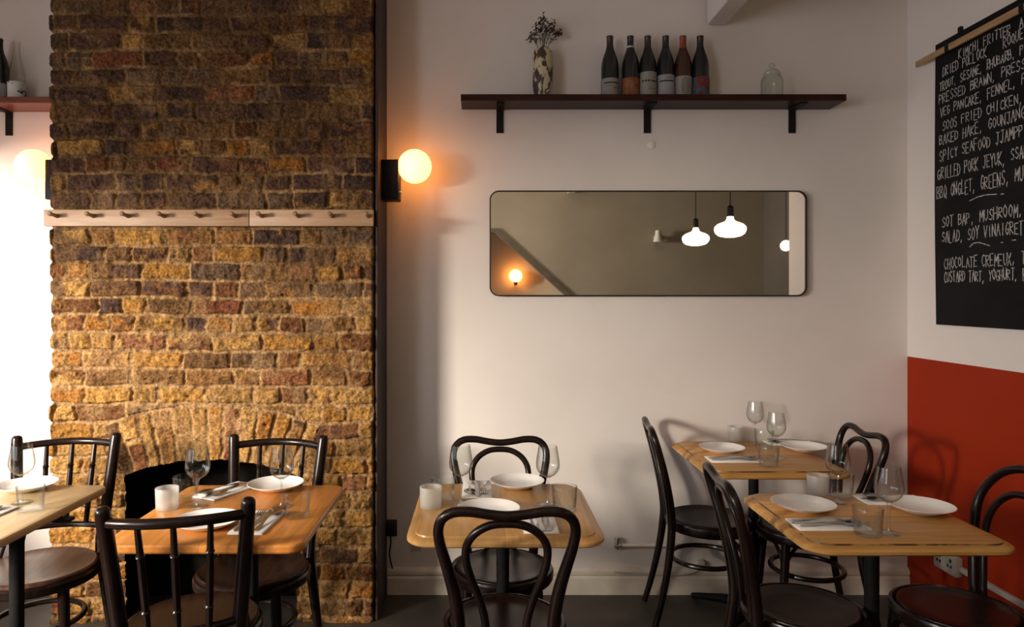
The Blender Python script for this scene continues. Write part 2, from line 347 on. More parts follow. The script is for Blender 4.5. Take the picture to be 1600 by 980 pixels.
# ------------------------------------------------------------------ brick chimney breast
BX0, BX1, BY = -1.938, -0.480, 3.12
def brick_breast():
    rng = np.random.default_rng(11)
    cell = 0.004
    nu = int((BX1 - BX0) / cell) + 1; nv = int((ZC - 0.0) / cell) + 1
    x = np.linspace(BX0, BX1, nu); z = np.linspace(0, ZC, nv)
    X, Z = np.meshgrid(x, z)
    def vn(fx, fz):
        gx = int((BX1 - BX0) * fx) + 3; gz = int(ZC * fz) + 3
        g = rng.random((gz, gx)); a = (X - BX0) * fx; b = Z * fz
        i = a.astype(int); j = b.astype(int); a = a - i; b = b - j
        a = a * a * (3 - 2 * a); b = b * b * (3 - 2 * b)
        return (g[j, i] * (1 - a) + g[j, i + 1] * a) * (1 - b) + (g[j + 1, i] * (1 - a) + g[j + 1, i + 1] * a) * b
    n3, n8, n20, n45, n110 = vn(3, 3), vn(8, 8), vn(22, 22), vn(48, 48), vn(115, 115)
    m7, m16, m40 = vn(7, 9), vn(16, 18), vn(40, 40)
    wx = X + (n8 - .5) * .012 + (n20 - .5) * .010 + (n45 - .5) * .006
    wz = Z + (vn(5, 6) - .5) * .014 + (vn(20, 24) - .5) * .008 + (vn(50, 50) - .5) * .006
    ch = 0.0786; z0 = 1.6755 - 25 * ch
    c = np.floor((wz - z0) / ch).astype(int); fz = (wz - z0) - c * ch
    dz = np.minimum(fz, ch - fz)
    bid = np.zeros(X.shape, int); dx = np.zeros(X.shape); nid = 1; ulen = np.zeros(X.shape)
    for k in range(c.min(), c.max() + 1):
        e = [BX0 - rng.random() * .2]; alt = k % 2
        while e[-1] < BX1 + .05:
            r = rng.random()
            L = .108 if (r < .40) else (.222 if r < .9 else .16)
            e.append(e[-1] + L + (rng.random() - .5) * .022)
        e = np.array(e); msk = c == k
        q = np.clip(np.searchsorted(e, wx[msk]) - 1, 0, len(e) - 2)
        bid[msk] = nid + q; dx[msk] = np.minimum(wx[msk] - e[q], e[q + 1] - wx[msk]); ulen[msk] = e[q + 1] - e[q]
        nid += len(e)
    d = np.minimum(dx, dz)
    # rough segmental arch over the fireplace
    sc = 1 / 352.6; cx = (329 - VX) * BY / F; cz = H - (1109 - VY) * BY / F; Ri, Ro = 391 * BY / F, 475 * BY / F
    ax = X + (wx - X) * .55; az = Z + (wz - Z) * .55; R = np.hypot(ax - cx, az - cz); th = np.arctan2(ax - cx, az - cz); amax = .365
    ring = (R > Ri - .02) & (R < Ro) & (np.abs(th) < amax)
    e = [-amax]
    while e[-1] < amax: e.append(e[-1] + .060 + (rng.random() - .5) * .022)
    e = np.array(e); q = np.clip(np.searchsorted(e, th) - 1, 0, len(e) - 2)
    dr = np.minimum(np.minimum(th - e[q], e[q + 1] - th) * R, np.minimum(Ro - R, .05))
    split = np.abs(R - (Ri + .11 + .03 * np.sin(q * 2.3)))
    dr = np.where((q % 3 == 1), np.minimum(dr, split), dr)
    d = np.where(ring, dr, d); bid = np.where(ring, nid + q * 2 + ((q % 3 == 1) & (R > Ri + .11)), bid); nid += 2 * len(e)
    d = np.where(~ring & (R < Ro + .006) & (R > Ri) & (np.abs(th) < amax), 0, d)
    # heights
    off = (rng.random(nid + 5) - .5) * .011; tx = (rng.random(nid + 5) - .5) * .05
    hb = off[bid] + tx[bid] * (dz - .03) + (n20 - .5) * .010 + (n45 - .5) * .010 + (n110 - .5) * .005
    pits = np.clip(m40 * .6 + n110 * .5 - .70, 0, 1) * .035
    worn = rng.random(nid + 5)
    hb = hb - pits * (0.4 + worn[bid]) - np.clip(m16 - .62, 0, 1) * .030 * (worn[bid] > .5)
    hm = -.0125 + (n45 - .5) * .012 + (n20 - .5) * .014 + (n110 - .5) * .003
    jw = .0028 + .0034 * m7
    t = np.clip((d - jw) / (.006 + .004 * worn[bid]), 0, 1); t = t * t * (3 - 2 * t)
    smear = np.clip((n8 * .6 + m16 * .55 - .60) * 6, 0, 1) * .8
    h = hm * (1 - t) + hb * t
    h = h * (1 - smear * .5) + smear * .5 * (.002 + (n45 - .5) * .006)
    h = np.where(ring, h * .8 + .002, h)
    # colours
    lin = lambda r, g, b: np.array([((v / 255 + .055) / 1.055) ** 2.4 for v in (r, g, b)])
    yel = [lin(190, 143, 76), lin(182, 131, 64), lin(198, 153, 88), lin(174, 118, 56), lin(170, 130, 76)]
    brn = [lin(140, 104, 64), lin(122, 90, 58), lin(154, 112, 66), lin(130, 88, 56)]
    drk = [lin(102, 76, 60), lin(112, 82, 64), lin(90, 70, 60), lin(120, 96, 74)]
    red = [lin(152, 100, 66), lin(142, 88, 60), lin(158, 110, 76)]
    zc = np.zeros(nid + 5); cnt = np.bincount(bid.ravel(), minlength=nid + 5); zc = np.bincount(bid.ravel(), Z.ravel(), minlength=nid + 5) / np.maximum(cnt, 1)
    ca = np.zeros((nid + 5, 3)); cb = np.zeros((nid + 5, 3)); amt = rng.random(nid + 5)
    for k in range(nid + 5):
        up = min(max((zc[k] - 1.35) / .5, 0), 1)             # more burnt, sooty bricks higher up, with dimmer light put into their colour
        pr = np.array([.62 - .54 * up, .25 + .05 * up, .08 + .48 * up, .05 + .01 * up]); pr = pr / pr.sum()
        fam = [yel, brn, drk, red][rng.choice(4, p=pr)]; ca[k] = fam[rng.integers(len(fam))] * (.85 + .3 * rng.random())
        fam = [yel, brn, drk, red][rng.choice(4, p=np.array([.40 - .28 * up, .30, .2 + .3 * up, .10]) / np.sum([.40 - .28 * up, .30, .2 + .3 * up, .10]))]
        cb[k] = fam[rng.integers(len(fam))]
    mk = np.clip((m16 * .5 + n45 * .3 + m7 * .35 - .75 + .28 * amt[bid]) * 5, 0, 1)[..., None]
    C = ca[bid] * (1 - mk) + cb[bid] * mk
    C = C * (.60 + .8 * n110[..., None]) * (.75 + .5 * m40[..., None]) * (1 - np.clip(pits * 40, 0, .6)[..., None])
    mort = lin(190, 152, 104) * (.75 + .45 * n45[..., None]) * (.85 + .3 * n110[..., None])
    mort_dark = np.clip((m7 * .6 + n8 * .4 - .62 + .34 * np.clip((Z - 1.3) / .6, 0, 1)) * 4, 0, 1)[..., None]  # patchy mortar darkening, stronger towards the top
    mort = mort * (1 - mort_dark * np.array([.52, .55, .58]))
    tm = t[..., None] * (1 - .55 * smear[..., None])
    C = mort * (1 - tm) + C * tm
    C = C * np.array([.54, .515, .52])
    # silhouette: bricks at the two corners are chipped and uneven
    rag = rng.random((c.max() - c.min() + 1, 2))[c - c.min()]
    edgeL = np.clip(1 - (X - BX0) / .05, 0, 1) ** 2; edgeR = np.clip(1 - (BX1 - X) / .05, 0, 1) ** 2
    pull = .004 + .016 * rag[..., 0] + .010 * (n45) + .010 * (1 - np.clip(dz / .02, 0, 1)); pullR = .002 + .006 * rag[..., 1] + .004 * n45
    XX = X + edgeL * pull - edgeR * pullR
    YY = BY - h + .015 * np.clip(1 - (X - BX0) / .012, 0, 1) ** 2 + .012 * np.clip(1 - (BX1 - X) / .012, 0, 1) ** 2
    hole = (np.abs(X - cx) < .383 + (n20 - .5) * .012) & (np.hypot(X - cx, Z - cz) < Ri + (n20 - .5) * .008) & (Z < 1.0)
    idx = np.arange(nu * nv).reshape(nv, nu)
    verts = np.stack([XX, YY, Z], -1).reshape(-1, 3)
    keep = ~(hole[:-1, :-1] & hole[1:, :-1] & hole[:-1, 1:] & hole[1:, 1:])
    fc = np.stack([idx[:-1, :-1], idx[:-1, 1:], idx[1:, 1:], idx[1:, :-1]], -1)[keep]
    # returns to the back wall at both sides
    ex = []; ef = []; ecol = []; base = nu * nv
    Cf = C.reshape(-1, 3)
    for col, xs, flip in ((0, BX0, False), (nu - 1, BX1, True)):
        prev = idx[:, col]
        for yy in (BY + .06, BY + .12, BY + .2, WY - .001):
            v = np.stack([XX[:, col] + (n45[:, min(col + 3, nu - 1) if col == 0 else col - 3] - .5) * .008, np.full(nv, yy), z], -1)
            cur = np.arange(base, base + nv); base += nv
            ex.append(v); ecol.append(Cf[idx[:, col]] if col == 0 else Cf[idx[:, col]] * 1.0)
            q = np.stack([cur[:-1], prev[:-1], prev[1:], cur[1:]], -1)
            ef.append(q[:, ::-1] if flip else q); prev = cur
    verts = np.concatenate([verts] + ex); faces = np.concatenate([fc] + ef); Cc = np.concatenate([Cf] + ecol)
    used = np.zeros(len(verts), bool); used[faces.ravel()] = True
    rem = np.cumsum(used) - 1; verts = verts[used]; faces = rem[faces]; Cc = Cc[used]
    me = bpy.data.meshes.new('wall_chimney_breast'); nf = len(faces)
    me.vertices.add(len(verts)); me.vertices.foreach_set('co', verts.astype(np.float32).ravel())
    me.loops.add(nf * 4); me.loops.foreach_set('vertex_index', faces.astype(np.int32).ravel())
    me.polygons.add(nf); me.polygons.foreach_set('loop_start', np.arange(0, nf * 4, 4, dtype=np.int32)); me.polygons.foreach_set('loop_total', np.full(nf, 4, np.int32))
    me.update(calc_edges=True)
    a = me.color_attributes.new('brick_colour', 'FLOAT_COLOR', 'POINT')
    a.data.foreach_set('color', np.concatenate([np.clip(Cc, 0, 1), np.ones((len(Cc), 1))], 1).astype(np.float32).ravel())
    me.polygons.foreach_set('use_smooth', [True] * nf); me.validate()
    o = bpy.data.objects.new('wall_chimney_breast', me); COL.objects.link(o); me.materials.append(M['brick'])
    return struct(o), cx, Ri, cz
breast, FCX, FRI, FCZ = brick_breast()
# the blackened fireplace recess
bm = new(); hw = 0.40; top = 0.78
box(bm, FCX - hw - .02, FCX - hw, BY + .025, WY - .03, 0, top); box(bm, FCX + hw, FCX + hw + .02, BY + .025, WY - .03, 0, top)
box(bm, FCX - hw - .02, FCX + hw + .02, WY - .03, WY - .01, 0, top); box(bm, FCX - hw - .02, FCX + hw + .02, BY + .025, WY - .01, top, top + .02)
struct(obj('wall_fireplace', bm, M['soot'], smooth=None))
struct(obj('breast_shade_panel', box(new(), BX1 + .001, BX1 + .014, BY + .02, WY, 0, ZC, .003, 1), M['dark_red_brown'], smooth=None))  # dark panel added over the breast's right side, shade put into its colour

# ------------------------------------------------------------------ chairs
def bentwood_chair(rounded=False):
    t = thing('bentwood_chair', (0, 0, 0), 'dark bentwood chair', 'chair')
    bw = M['bentwood']
    yb = lambda z: -.180 - (.090 * ((z - .46) / .42) ** 1.5 if z > .46 else .085 * ((.46 - z) / .46) ** 1.6)
    bm = lathe(new(), [(0, .458), (.10, .4575), (.138, .460), (.148, .464), (.160, .466), (.165, .463), (.167, .458), (.165, .45), (0, .447)], 48)
    obj('seat', bm, M['seatwood'], t)
    bm = lathe(new(), [(.164, .452), (.176, .464), (.185, .462), (.189, .452), (.188, .430), (.183, .421), (.168, .421), (.164, .43), (.164, .452)], 48)
    obj('seat_frame', bm, bw, t)
    pr = [(0, .857), (.05, .862), (.10, .870), (.145, .868), (.174, .850), (.186, .815), (.180, .765), (.163, .70), (.146, .63), (.134, .55), (.130, .47), (.128, .42)]
    if rounded: pr = [(0, .884), (.045, .882), (.090, .868), (.125, .845), (.155, .808), (.174, .765), (.178, .715), (.166, .63), (.150, .56), (.138, .48), (.130, .44), (.128, .42)]
    pts = [(-a, yb(z), z) for a, z in reversed(pr[1:])] + [(a, yb(z), z) for a, z in pr]
    rd = [.0135, .0135, .0138, .014, .014, .0145, .015, .0165, .018, .0185, .0185, .0175]
    tubeb = tube(new(), pts, list(reversed(rd[1:])) + rd, 14, .012)
    obj('backrest', tubeb, bw, t)
    ip = [(0, .833), (.045, .828), (.085, .805), (.109, .768), (.111, .72), (.097, .665), (.077, .61), (.060, .545), (.053, .47), (.052, .43)]
    if rounded: ip = [(0, .806), (.045, .800), (.083, .775), (.110, .735), (.120, .685), (.116, .635), (.108, .575), (.100, .52), (.095, .47), (.093, .43)]
    pts = [(-a, yb(z) + .004, z) for a, z in reversed(ip[1:])] + [(a, yb(z) + .004, z) for a, z in ip]
    obj('back_hoop', tube(new(), pts, .0115, 12, .012), bw, t)
    for s in (-1, 1):
        z_ = [.44, .36, .25, .12, 0]
        obj('leg', tube(new(), [(s * (.128 + .045 * ((.46 - z) / .46)), yb(z), z) for z in z_], [.0175, .0175, .016, .0145, .013], 14, .03), bw, t)
    for s in (-1, 1):
        obj('leg', tube(new(), [(s * .122, .115, .445), (s * .126, .120, .36), (s * .134, .131, .2), (s * .143, .144, 0)], [.0175, .018, .0155, .012], 14, .04), bw, t)
        bm = tube(new(), [(s * .128, .123, .30), (s * .124, .108, .36), (s * .112, .072, .405), (s * .095, .03, .428)], .008, 8, .02)
        tube(bm, [(s * .126, .124, .30), (s * .108, .130, .37), (s * .065, .138, .41), (s * .035, .143, .428)], .008, 8, .02)
        obj('brace', bm, bw, t)
    n = 28; obj('stretcher', tube(new(), [(.145 * math.cos(2 * PI * k / n), .145 * math.sin(2 * PI * k / n) - .020, .285) for k in range(n)], .0105, 10, .05, closed=True), bw, t)
    return t
def spindle_chair(brown):
    t = thing('spindle_chair', (0, 0, 0), 'dark spindle-back chair', 'chair')
    bw = M['bentwood']
    sm = M['seatwood_brown'] if brown else M['seatwood']
    yb = lambda z: -.187 - (.074 * ((z - .46) / .43) ** 1.15 if z > .46 else .07 * ((.46 - z) / .46) ** 1.4)
    xb = lambda z: .150 + (.034 * (z - .46) / .43 if z > .46 else .03 * (.46 - z) / .46)
    obj('seat', lathe(new(), [(0, .459), (.13, .459), (.175, .462), (.187, .466), (.194, .462), (.195, .453), (.190, .447), (0, .445)], 48), sm, t)
    obj('seat_frame', lathe(new(), [(.186, .450), (.199, .452), (.205, .445), (.205, .425), (.200, .417), (.180, .417), (.178, .43), (.186, .450)], 48), bw, t)
    for s in (-1, 1):                                        # rear legs run up into the back posts
        zs = [0, .15, .30, .46, .60, .75, .86, .885, .893]
        obj('leg', tube(new(), [(s * xb(z), yb(z), z) for z in zs], [.0135, .0165, .0195, .0212, .0212, .021, .0205, .0185, .009], 16, .03), bw, t)
        obj('leg', tube(new(), [(s * .132, .128, .435), (s * .136, .132, .36), (s * .144, .142, .2), (s * .152, .152, 0)], [.0185, .019, .0165, .0125], 14, .04), bw, t)
    def bow(z, b, lift): return [(x * xb(z), yb(z) - b * (1 - x * x), z + lift * (1 - x * x)) for x in (-1, -.75, -.5, -.25, 0, .25, .5, .75, 1)]
    obj('top_rail', tube(new(), bow(.848, .062, .006), .0145, 12, .02), bw, t)
    obj('lower_rail', tube(new(), bow(.535, .05, .0), .0115, 12, .02), bw, t)
    for f in (-.5, 0, .5):
        zs = [.535, .58, .596, .60, .604, .62, .70, .745, .757, .761, .765, .78, .848]
        rr = [.009, .0098, .0098, .0128, .0098, .0102, .0105, .0098, .0098, .0128, .0098, .0092, .008]
        P = []
        for z in zs:
            k = (z - .535) / .313; bw_ = (.05 + .012 * k) * (1 - f * f)
            P.append((f * xb(z), yb(z) - bw_, z))
        obj('spindle', tube(new(), P, rr, 10, smooth=False), bw, t)
    n = 28; obj('stretcher', tube(new(), [(.146 * math.cos(2 * PI * k / n), .146 * math.sin(2 * PI * k / n) - .008, .27) for k in range(n)], .0105, 10, .05, closed=True), bw, t)
    for s in (-1, 1):
        obj('brace', tube(new(), [(s * xb(.60), yb(.60), .60), (s * .165, -.15, .54), (s * .172, -.10, .462)], .007, 8, .02), bw, t)
    return t
D = math.radians
BC = Kind(bentwood_chair()); g = 'bentwood chairs with looped backs'
BC.put((.066, 2.155, 0), D(0), 'nearest looped bentwood chair, its back to us at the middle table', g)
BC.put((.070, 2.575, 0), D(180), 'looped bentwood chair behind the middle table, facing us before the pale wall', g)
BC.put((1.01, 3.14, 0), D(-97), 'looped bentwood chair on the left of the back corner table', g)
BC.put((1.37, 3.02, 0), D(88), 'looped bentwood chair in the corner, right of the back corner table', g)
BC.put((1.02, 2.24, 0), D(-95), 'looped bentwood chair on the left of the front right table', g)
rc = bentwood_chair(True); rc.location = (1.50, 2.23, 0); rc.rotation_euler = (0, 0, D(95.8)); rc['group'] = g
rc['label'] = 'round-arched bentwood chair cut by the right edge, beside the red wall'
g = 'spindle-back chairs near the brick wall'
sc_ = spindle_chair(False)
sc_.location = (-.885, 2.150, 0); sc_.rotation_euler = (0, 0, D(13.7)); sc_['label'] = 'nearest spindle-back chair, its back to us at the orange-brown table'; sc_['group'] = g
dup(sc_, (-.835, 2.56, 0), D(176), 'spindle-back chair in front of the fireplace arch, facing us', g)
sb = spindle_chair(True)
sb.location = (-1.625, 2.575, 0); sb.rotation_euler = (0, 0, D(190)); sb['label'] = 'spindle-back chair with a brown seat behind the pale table at left'; sb['group'] = g

# ------------------------------------------------------------------ tables
def table(cx, cy, hx, hy, m, r, prof, label, columns=((0, 0),), edge=None):
    t = thing('dining_table', (cx, cy, 0), label, 'table', 'small square dining tables')
    bm = new(); rings = []
    for ins, z in prof:
        rings.append([bm.verts.new((x, y, z)) for x, y in rrect(hx - ins, hy - ins, max(r - ins, .006))])
    n = len(rings[0])
    for A, B in zip(rings, rings[1:]):
        for k in range(n): bm.faces.new((A[k], A[(k + 1) % n], B[(k + 1) % n], B[k]))
    bm.faces.new(rings[0]); bm.faces.new(rings[-1])
    mats = [m]
    if edge:
        mats.append(edge); bm.faces.ensure_lookup_table()
        for i in range(len(prof) - 1):
            if i in (6,): 
                for k in range(n): bm.faces[i * n + k].material_index = 1
    obj('tabletop', bm, mats, t, smooth=30)
    for xo, yo in columns:
        obj('column', lathe(new(), [(0, .715), (.026, .715), (.026, .66), (.022, .64), (.0215, .35), (.024, .22), (.032, .12), (.05, .06), (.06, .035), (0, .035)], 24, (xo, yo, 0)), M['iron'], t)
        bm = new(); box(bm, xo - .18, xo + .18, yo - .018, yo + .018, .712, .722); box(bm, xo - .018, xo + .018, yo - .18, yo + .18, .711, .721)
        obj('top_plate', bm, M['iron'], t)
        for k in range(4):
            a = PI / 4 + k * PI / 2; u = Vector((math.cos(a), math.sin(a), 0))
            fx = 1.0 if len(columns) == 1 else .55
            bm = tube(new(), [Vector((xo, yo, .05)) + u * .02, Vector((xo, yo, .048)) + u * .12 * fx, Vector((xo, yo, .03)) + u * .22 * fx, Vector((xo, yo, .014)) + u * .29 * fx, Vector((xo, yo, .011)) + u * .30 * fx],
                      [.024, .022, .016, .014, .010], 10, .03)
            obj('foot', bm, M['iron'], t)
    return t
moulded = [(.020, .722), (.006, .722), (0, .727), (0, .735), (.004, .739), (.014, .742), (.026, .7445), (.0275, .7490), (.030, .750)]
soft = [(.014, .722), (.004, .7235), (0, .729), (0, .743), (.003, .748), (.008, .750)]
TZ = .750
worn_edge = noisy(mat('worn_dark_edge', (.1, .05, .02), .5), (.05, .024, .010), (.34, .18, .07), nscale=26, lo=.42, hi=.6)
table(-1.675, 2.305, .295, .30, M['t_pale'], .035, soft, 'pale wooden table cut by the left edge of the view', ((-.13, 0), (.15, 0)))
table(-.795, 2.29, .287, .315, M['t_orange'], .045, soft, 'orange-brown wooden table in front of the brick fireplace', ((.026, .055),))
table(.068, 2.335, .2935, .312, M['t_honey'], .075, moulded, 'honey-coloured middle table with rounded corners, between two looped chairs', ((0, .030),))
table(1.192, 3.095, .2925, .315, M['t_oak'], .075, moulded, 'worn wooden table against the back wall near the right corner', ((.026, .07),), edge=worn_edge)
table(1.216, 2.240, .304, .280, M['t_oak'], .075, moulded, 'worn wooden table at front right beside the red wall', ((.022, 0),), edge=worn_edge)

# ------------------------------------------------------------------ tableware
def wine_glass():
    t = thing('wine_glass', (0, 0, 0), 'glass', 'wine glass')
    outer = [(.004, .092), (.012, .094), (.024, .101), (.034, .112), (.0395, .126), (.0400, .138), (.0375, .158), (.0335, .180), (.0310, .196)]
    inner = [(r - .0011, z + .0008) for r, z in outer[::-1]][1:]
    obj('bowl', lathe(new(), outer + [(.0304, .1966)] + inner[:-1] + [(0, .0955)], 36), M['glass'], t)
    obj('stem', lathe(new(), [(.0085, .004), (.0055, .010), (.0040, .02), (.0034, .05), (.0036, .08), (.0065, .0905), (.0110, .0935)], 16), M['glass_solid'], t)
    obj('foot', lathe(new(), [(0, 0), (.031, 0), (.0325, .001), (.031, .0022), (.015, .0042), (.0085, .0062), (0, .0065)], 36), M['glass_solid'], t)
    return t
def tumbler():
    o = obj('tumbler', lathe(new(), [(0, 0), (.034, 0), (.037, .003), (.0395, .04), (.0420, .080), (.0415, .081), (.0405, .080), (.0378, .04), (.0345, .012), (.030, .0085), (0, .0080)], 36), M['glass'])
    return tag(o, 'tumbler', 'tumbler')
def votive():
    o = obj('candle_holder', lathe(new(), [(0, 0), (.0325, 0), (.0345, .002), (.0355, .035), (.0365, .068), (.0360, .0695), (.0335, .068), (.0325, .03), (.030, .009), (0, .008)], 36), M['frost'])
    return tag(o, 'candle holder', 'candle holder')
def plate():
    o = obj('plate', lathe(new(), [(0, .0005), (.050, 0), (.056, .0006), (.062, .004), (.080, .012), (.0985, .0215), (.1000, .0235), (.0985, .0240), (.090, .0205), (.072, .0115), (.060, .0075), (.030, .0065), (0, .0065)], 56), M['china'])
    return tag(o, 'plate', 'plate')
def strip(bm, rows, th=.0018, nx=6, x0=0):
    """closed ribbon: rows of (y, half width, z, dish, x shift)"""
    up = []; dn = []
    for y, hw, z, dish, xs in rows:
        a = []; b = []
        for k in range(nx + 1):
            s = -1 + 2 * k / nx
            zz = z + dish * (s * s)
            a.append(bm.verts.new((x0 + xs + s * hw, y, zz + th))); b.append(bm.verts.new((x0 + xs + s * hw, y, zz)))
        up.append(a); dn.append(b)
    for i in range(len(rows) - 1):
        for k in range(nx):
            bm.faces.new((up[i][k], up[i][k + 1], up[i + 1][k + 1], up[i + 1][k])); bm.faces.new((dn[i][k], dn[i + 1][k], dn[i + 1][k + 1], dn[i][k + 1]))
        bm.faces.new((up[i][0], up[i + 1][0], dn[i + 1][0], dn[i][0])); bm.faces.new((up[i][nx], dn[i][nx], dn[i + 1][nx], up[i + 1][nx]))
    bm.faces.new(up[0] + dn[0][::-1]); bm.faces.new(up[-1] + dn[-1][::-1])
    return bm
def spoon():
    hd = [(-.098, .003, .000, 0, 0), (-.094, .0072, .000, 0, 0), (-.075, .0082, .001, 0, 0), (-.04, .0050, .004, 0, 0), (0, .0036, .008, 0, 0), (.026, .0036, .008, 0, 0), (.036, .0050, .007, 0, 0)]
    bw_ = []
    for k in range(1, 12):
        a = k / 12; hwid = .0205 * math.sin(PI * a) ** .6
        bw_.append((.036 + .062 * a, max(hwid, .005), .0065 - .0062 * math.sin(PI * a), .0075 * math.sin(PI * a) ** .8, 0))
    o = obj('spoon', strip(new(), hd + bw_), M['steel'], smooth=60); return tag(o, 'spoon', 'spoon')
def fork():
    bm = strip(new(), [(-.098, .003, 0, 0, 0), (-.094, .0070, 0, 0, 0), (-.075, .0080, .001, 0, 0), (-.04, .0048, .004, 0, 0), (.0, .0034, .009, 0, 0), (.025, .0038, .010, 0, 0), (.036, .0085, .008, 0, 0), (.046, .0118, .0045, .0006, 0), (.054, .0122, .002, .0006, 0)])
    for k in range(4):
        xs = -.0102 + .0068 * k
        strip(bm, [(.0535, .0021, .0024, 0, xs), (.070, .0019, .0004, 0, xs), (.085, .0016, .0016, 0, xs), (.097, .0006, .0052, 0, xs)], .0016, 2)
    o = obj('fork', bm, M['steel'], smooth=60); return tag(o, 'fork', 'fork')
def knife():
    o = obj('knife', strip(new(), [(-.104, .003, 0, 0, 0), (-.100, .0068, 0, 0, 0), (-.075, .0075, 0, 0, 0), (-.03, .0058, .0, 0, 0), (-.012, .0056, 0, 0, 0), (-.006, .0076, 0, 0, .001), (.03, .0092, 0, 0, .0014), (.07, .0090, 0, 0, .001), (.092, .0064, 0, 0, -.001), (.104, .0012, 0, 0, -.005)], .0026, 2), M['steel'], smooth=50)
    return tag(o, 'knife', 'knife')
def napkin():
    bm = new(); rng = random.Random(3)
    for k, (ins, z0_, z1_) in enumerate(((0, 0, .0018), (.0015, .0019, .0036), (.0005, .0037, .0055))):
        box(bm, -.052 + ins, .052 - ins * 2, -.108 + ins * 2, .108 - ins, z0_, z1_, .0007, 2)
    bmesh.ops.bevel(bm, geom=[], offset=0)
    o = obj('napkin', bm, M['linen']); return tag(o, 'napkin', 'napkin')
WG, TB, VO, PL, NP, SP, FK, KN = [Kind(f()) for f in (wine_glass, tumbler, votive, plate, napkin, spoon, fork, knife)]
GW, GT, GV, GP, GN, GS, GF, GK = ('wine glasses on the tables', 'clear glass tumblers on the tables', 'frosted candle holders on the tables', 'white plates on the tables',
    'folded napkins on the tables', 'spoons on the napkins', 'forks on the napkins', 'knives on the napkins')
E = .0004
def put(kind, px, py, label, group, rz=0):
    x, y = on_z(px, py, TZ); return kind.put((x, y, TZ + E), rz, label, group)
def setting(x, y, rz, where, items='fks', spread=.026):
    """folded napkin with cutlery laid along it; rz turns the whole setting"""
    NP.put((x, y, TZ + E), rz, 'folded white napkin under cutlery ' + where, GN)
    c, s = math.cos(rz), math.sin(rz)
    for k, i in enumerate(items):
        dx = (k - (len(items) - 1) / 2) * spread; K, nm, gg = {'f': (FK, 'fork', GF), 'k': (KN, 'knife', GK), 's': (SP, 'spoon', GS)}[i]
        jr = random.uniform(-.06, .06); dy = random.uniform(-.008, .008)
        K.put((x + c * dx - s * dy, y + s * dx + c * dy, TZ + .0064), rz + jr, 'steel %s on the napkin %s' % (nm, where), gg)
# pale table, left edge
put(WG, 34, 786, 'wine glass on the pale table at the left edge', GW)
put(TB, 48, 797, 'clear glass tumbler on the pale table at the left edge', GT)
put(PL, 42, 765, 'white plate on the pale table at the left edge', GP)
setting(-1.585, 2.215, D(-4), 'at the left edge of the view on the pale table', 's')
# orange-brown table
put(VO, 261, 795, 'frosted candle holder on the orange-brown table by the fireplace', GV)
put(TB, 290, 781, 'clear glass tumbler behind the frosted candle holder on the orange-brown table', GT)
put(WG, 309, 792, 'left wine glass on the orange-brown table, beside the candle holder', GW)
put(WG, 440, 792, 'right wine glass on the orange-brown table, before the far plate', GW)
put(TB, 464, 808, 'clear glass tumbler at the right side of the orange-brown table', GT)
put(PL, 431, 764, 'white plate at the fireplace end of the orange-brown table', GP)
put(PL, 324, 822, 'white plate behind the nearest spindle-back chair on the orange-brown table', GP)
setting(-.915, 2.515, D(155), 'at the fireplace end of the orange-brown table')
setting(-.690, 2.165, D(-3), 'at the near end of the orange-brown table')
# middle table
put(VO, 673, 793, 'frosted candle holder on the left of the middle table', GV)
put(TB, 692, 780, 'clear glass tumbler behind the candle holder on the middle table', GT)
put(WG, 720, 787, 'left wine glass on the middle table', GW)
put(WG, 856, 789, 'right wine glass on the middle table', GW)
put(TB, 882, 798, 'clear glass tumbler at the right of the middle table', GT)
put(PL, 808, 760, 'white plate at the wall end of the middle table', GP)
put(PL, 764, 804, 'white plate seen through the nearest looped chair back on the middle table', GP)
setting(-.020, 2.535, D(180), 'at the wall end of the middle table')
setting(.174, 2.175, D(0), 'at the near end of the middle table')
# back corner table
put(VO, 1149, 689, 'frosted candle holder on the back corner table', GV)
put(WG, 1180, 692, 'rear wine glass on the back corner table', GW)
put(WG, 1213, 716, 'front wine glass on the back corner table', GW)
put(TB, 1194, 700, 'rear clear glass tumbler on the back corner table', GT)
put(TB, 1201, 728, 'front clear glass tumbler on the back corner table', GT)
put(PL, 1128, 706, 'white plate on the left of the back corner table', GP)
put(PL, 1256, 704, 'white plate on the right of the back corner table', GP)
x, y = on_z(1146, 719, TZ); setting(x, y, D(-90), 'at the left of the back corner table', 'fks', .024)
x, y = on_z(1233, 693, TZ); setting(x, y, D(90), 'at the right of the back corner table', 'fks', .024)
# front right table
put(VO, 1278, 773, 'frosted candle holder on the front right table', GV)
put(WG, 1309, 785, 'rear wine glass on the front right table', GW)
put(WG, 1389, 834, 'front wine glass on the front right table, before the right plate', GW)
put(TB, 1314, 776, 'rear clear glass tumbler on the front right table', GT)
put(TB, 1356, 836, 'front clear glass tumbler on the front right table', GT)
put(PL, 1255, 796, 'white plate on the left of the front right table', GP)
put(PL, 1438, 799, 'white plate on the right of the front right table, by the red wall', GP)
x, y = on_z(1293, 821, TZ); setting(x, y, D(-90), 'at the left of the front right table', 'fks', .024)
setting(1.396, 2.402, D(90), 'at the right of the front right table', 'fks', .024)

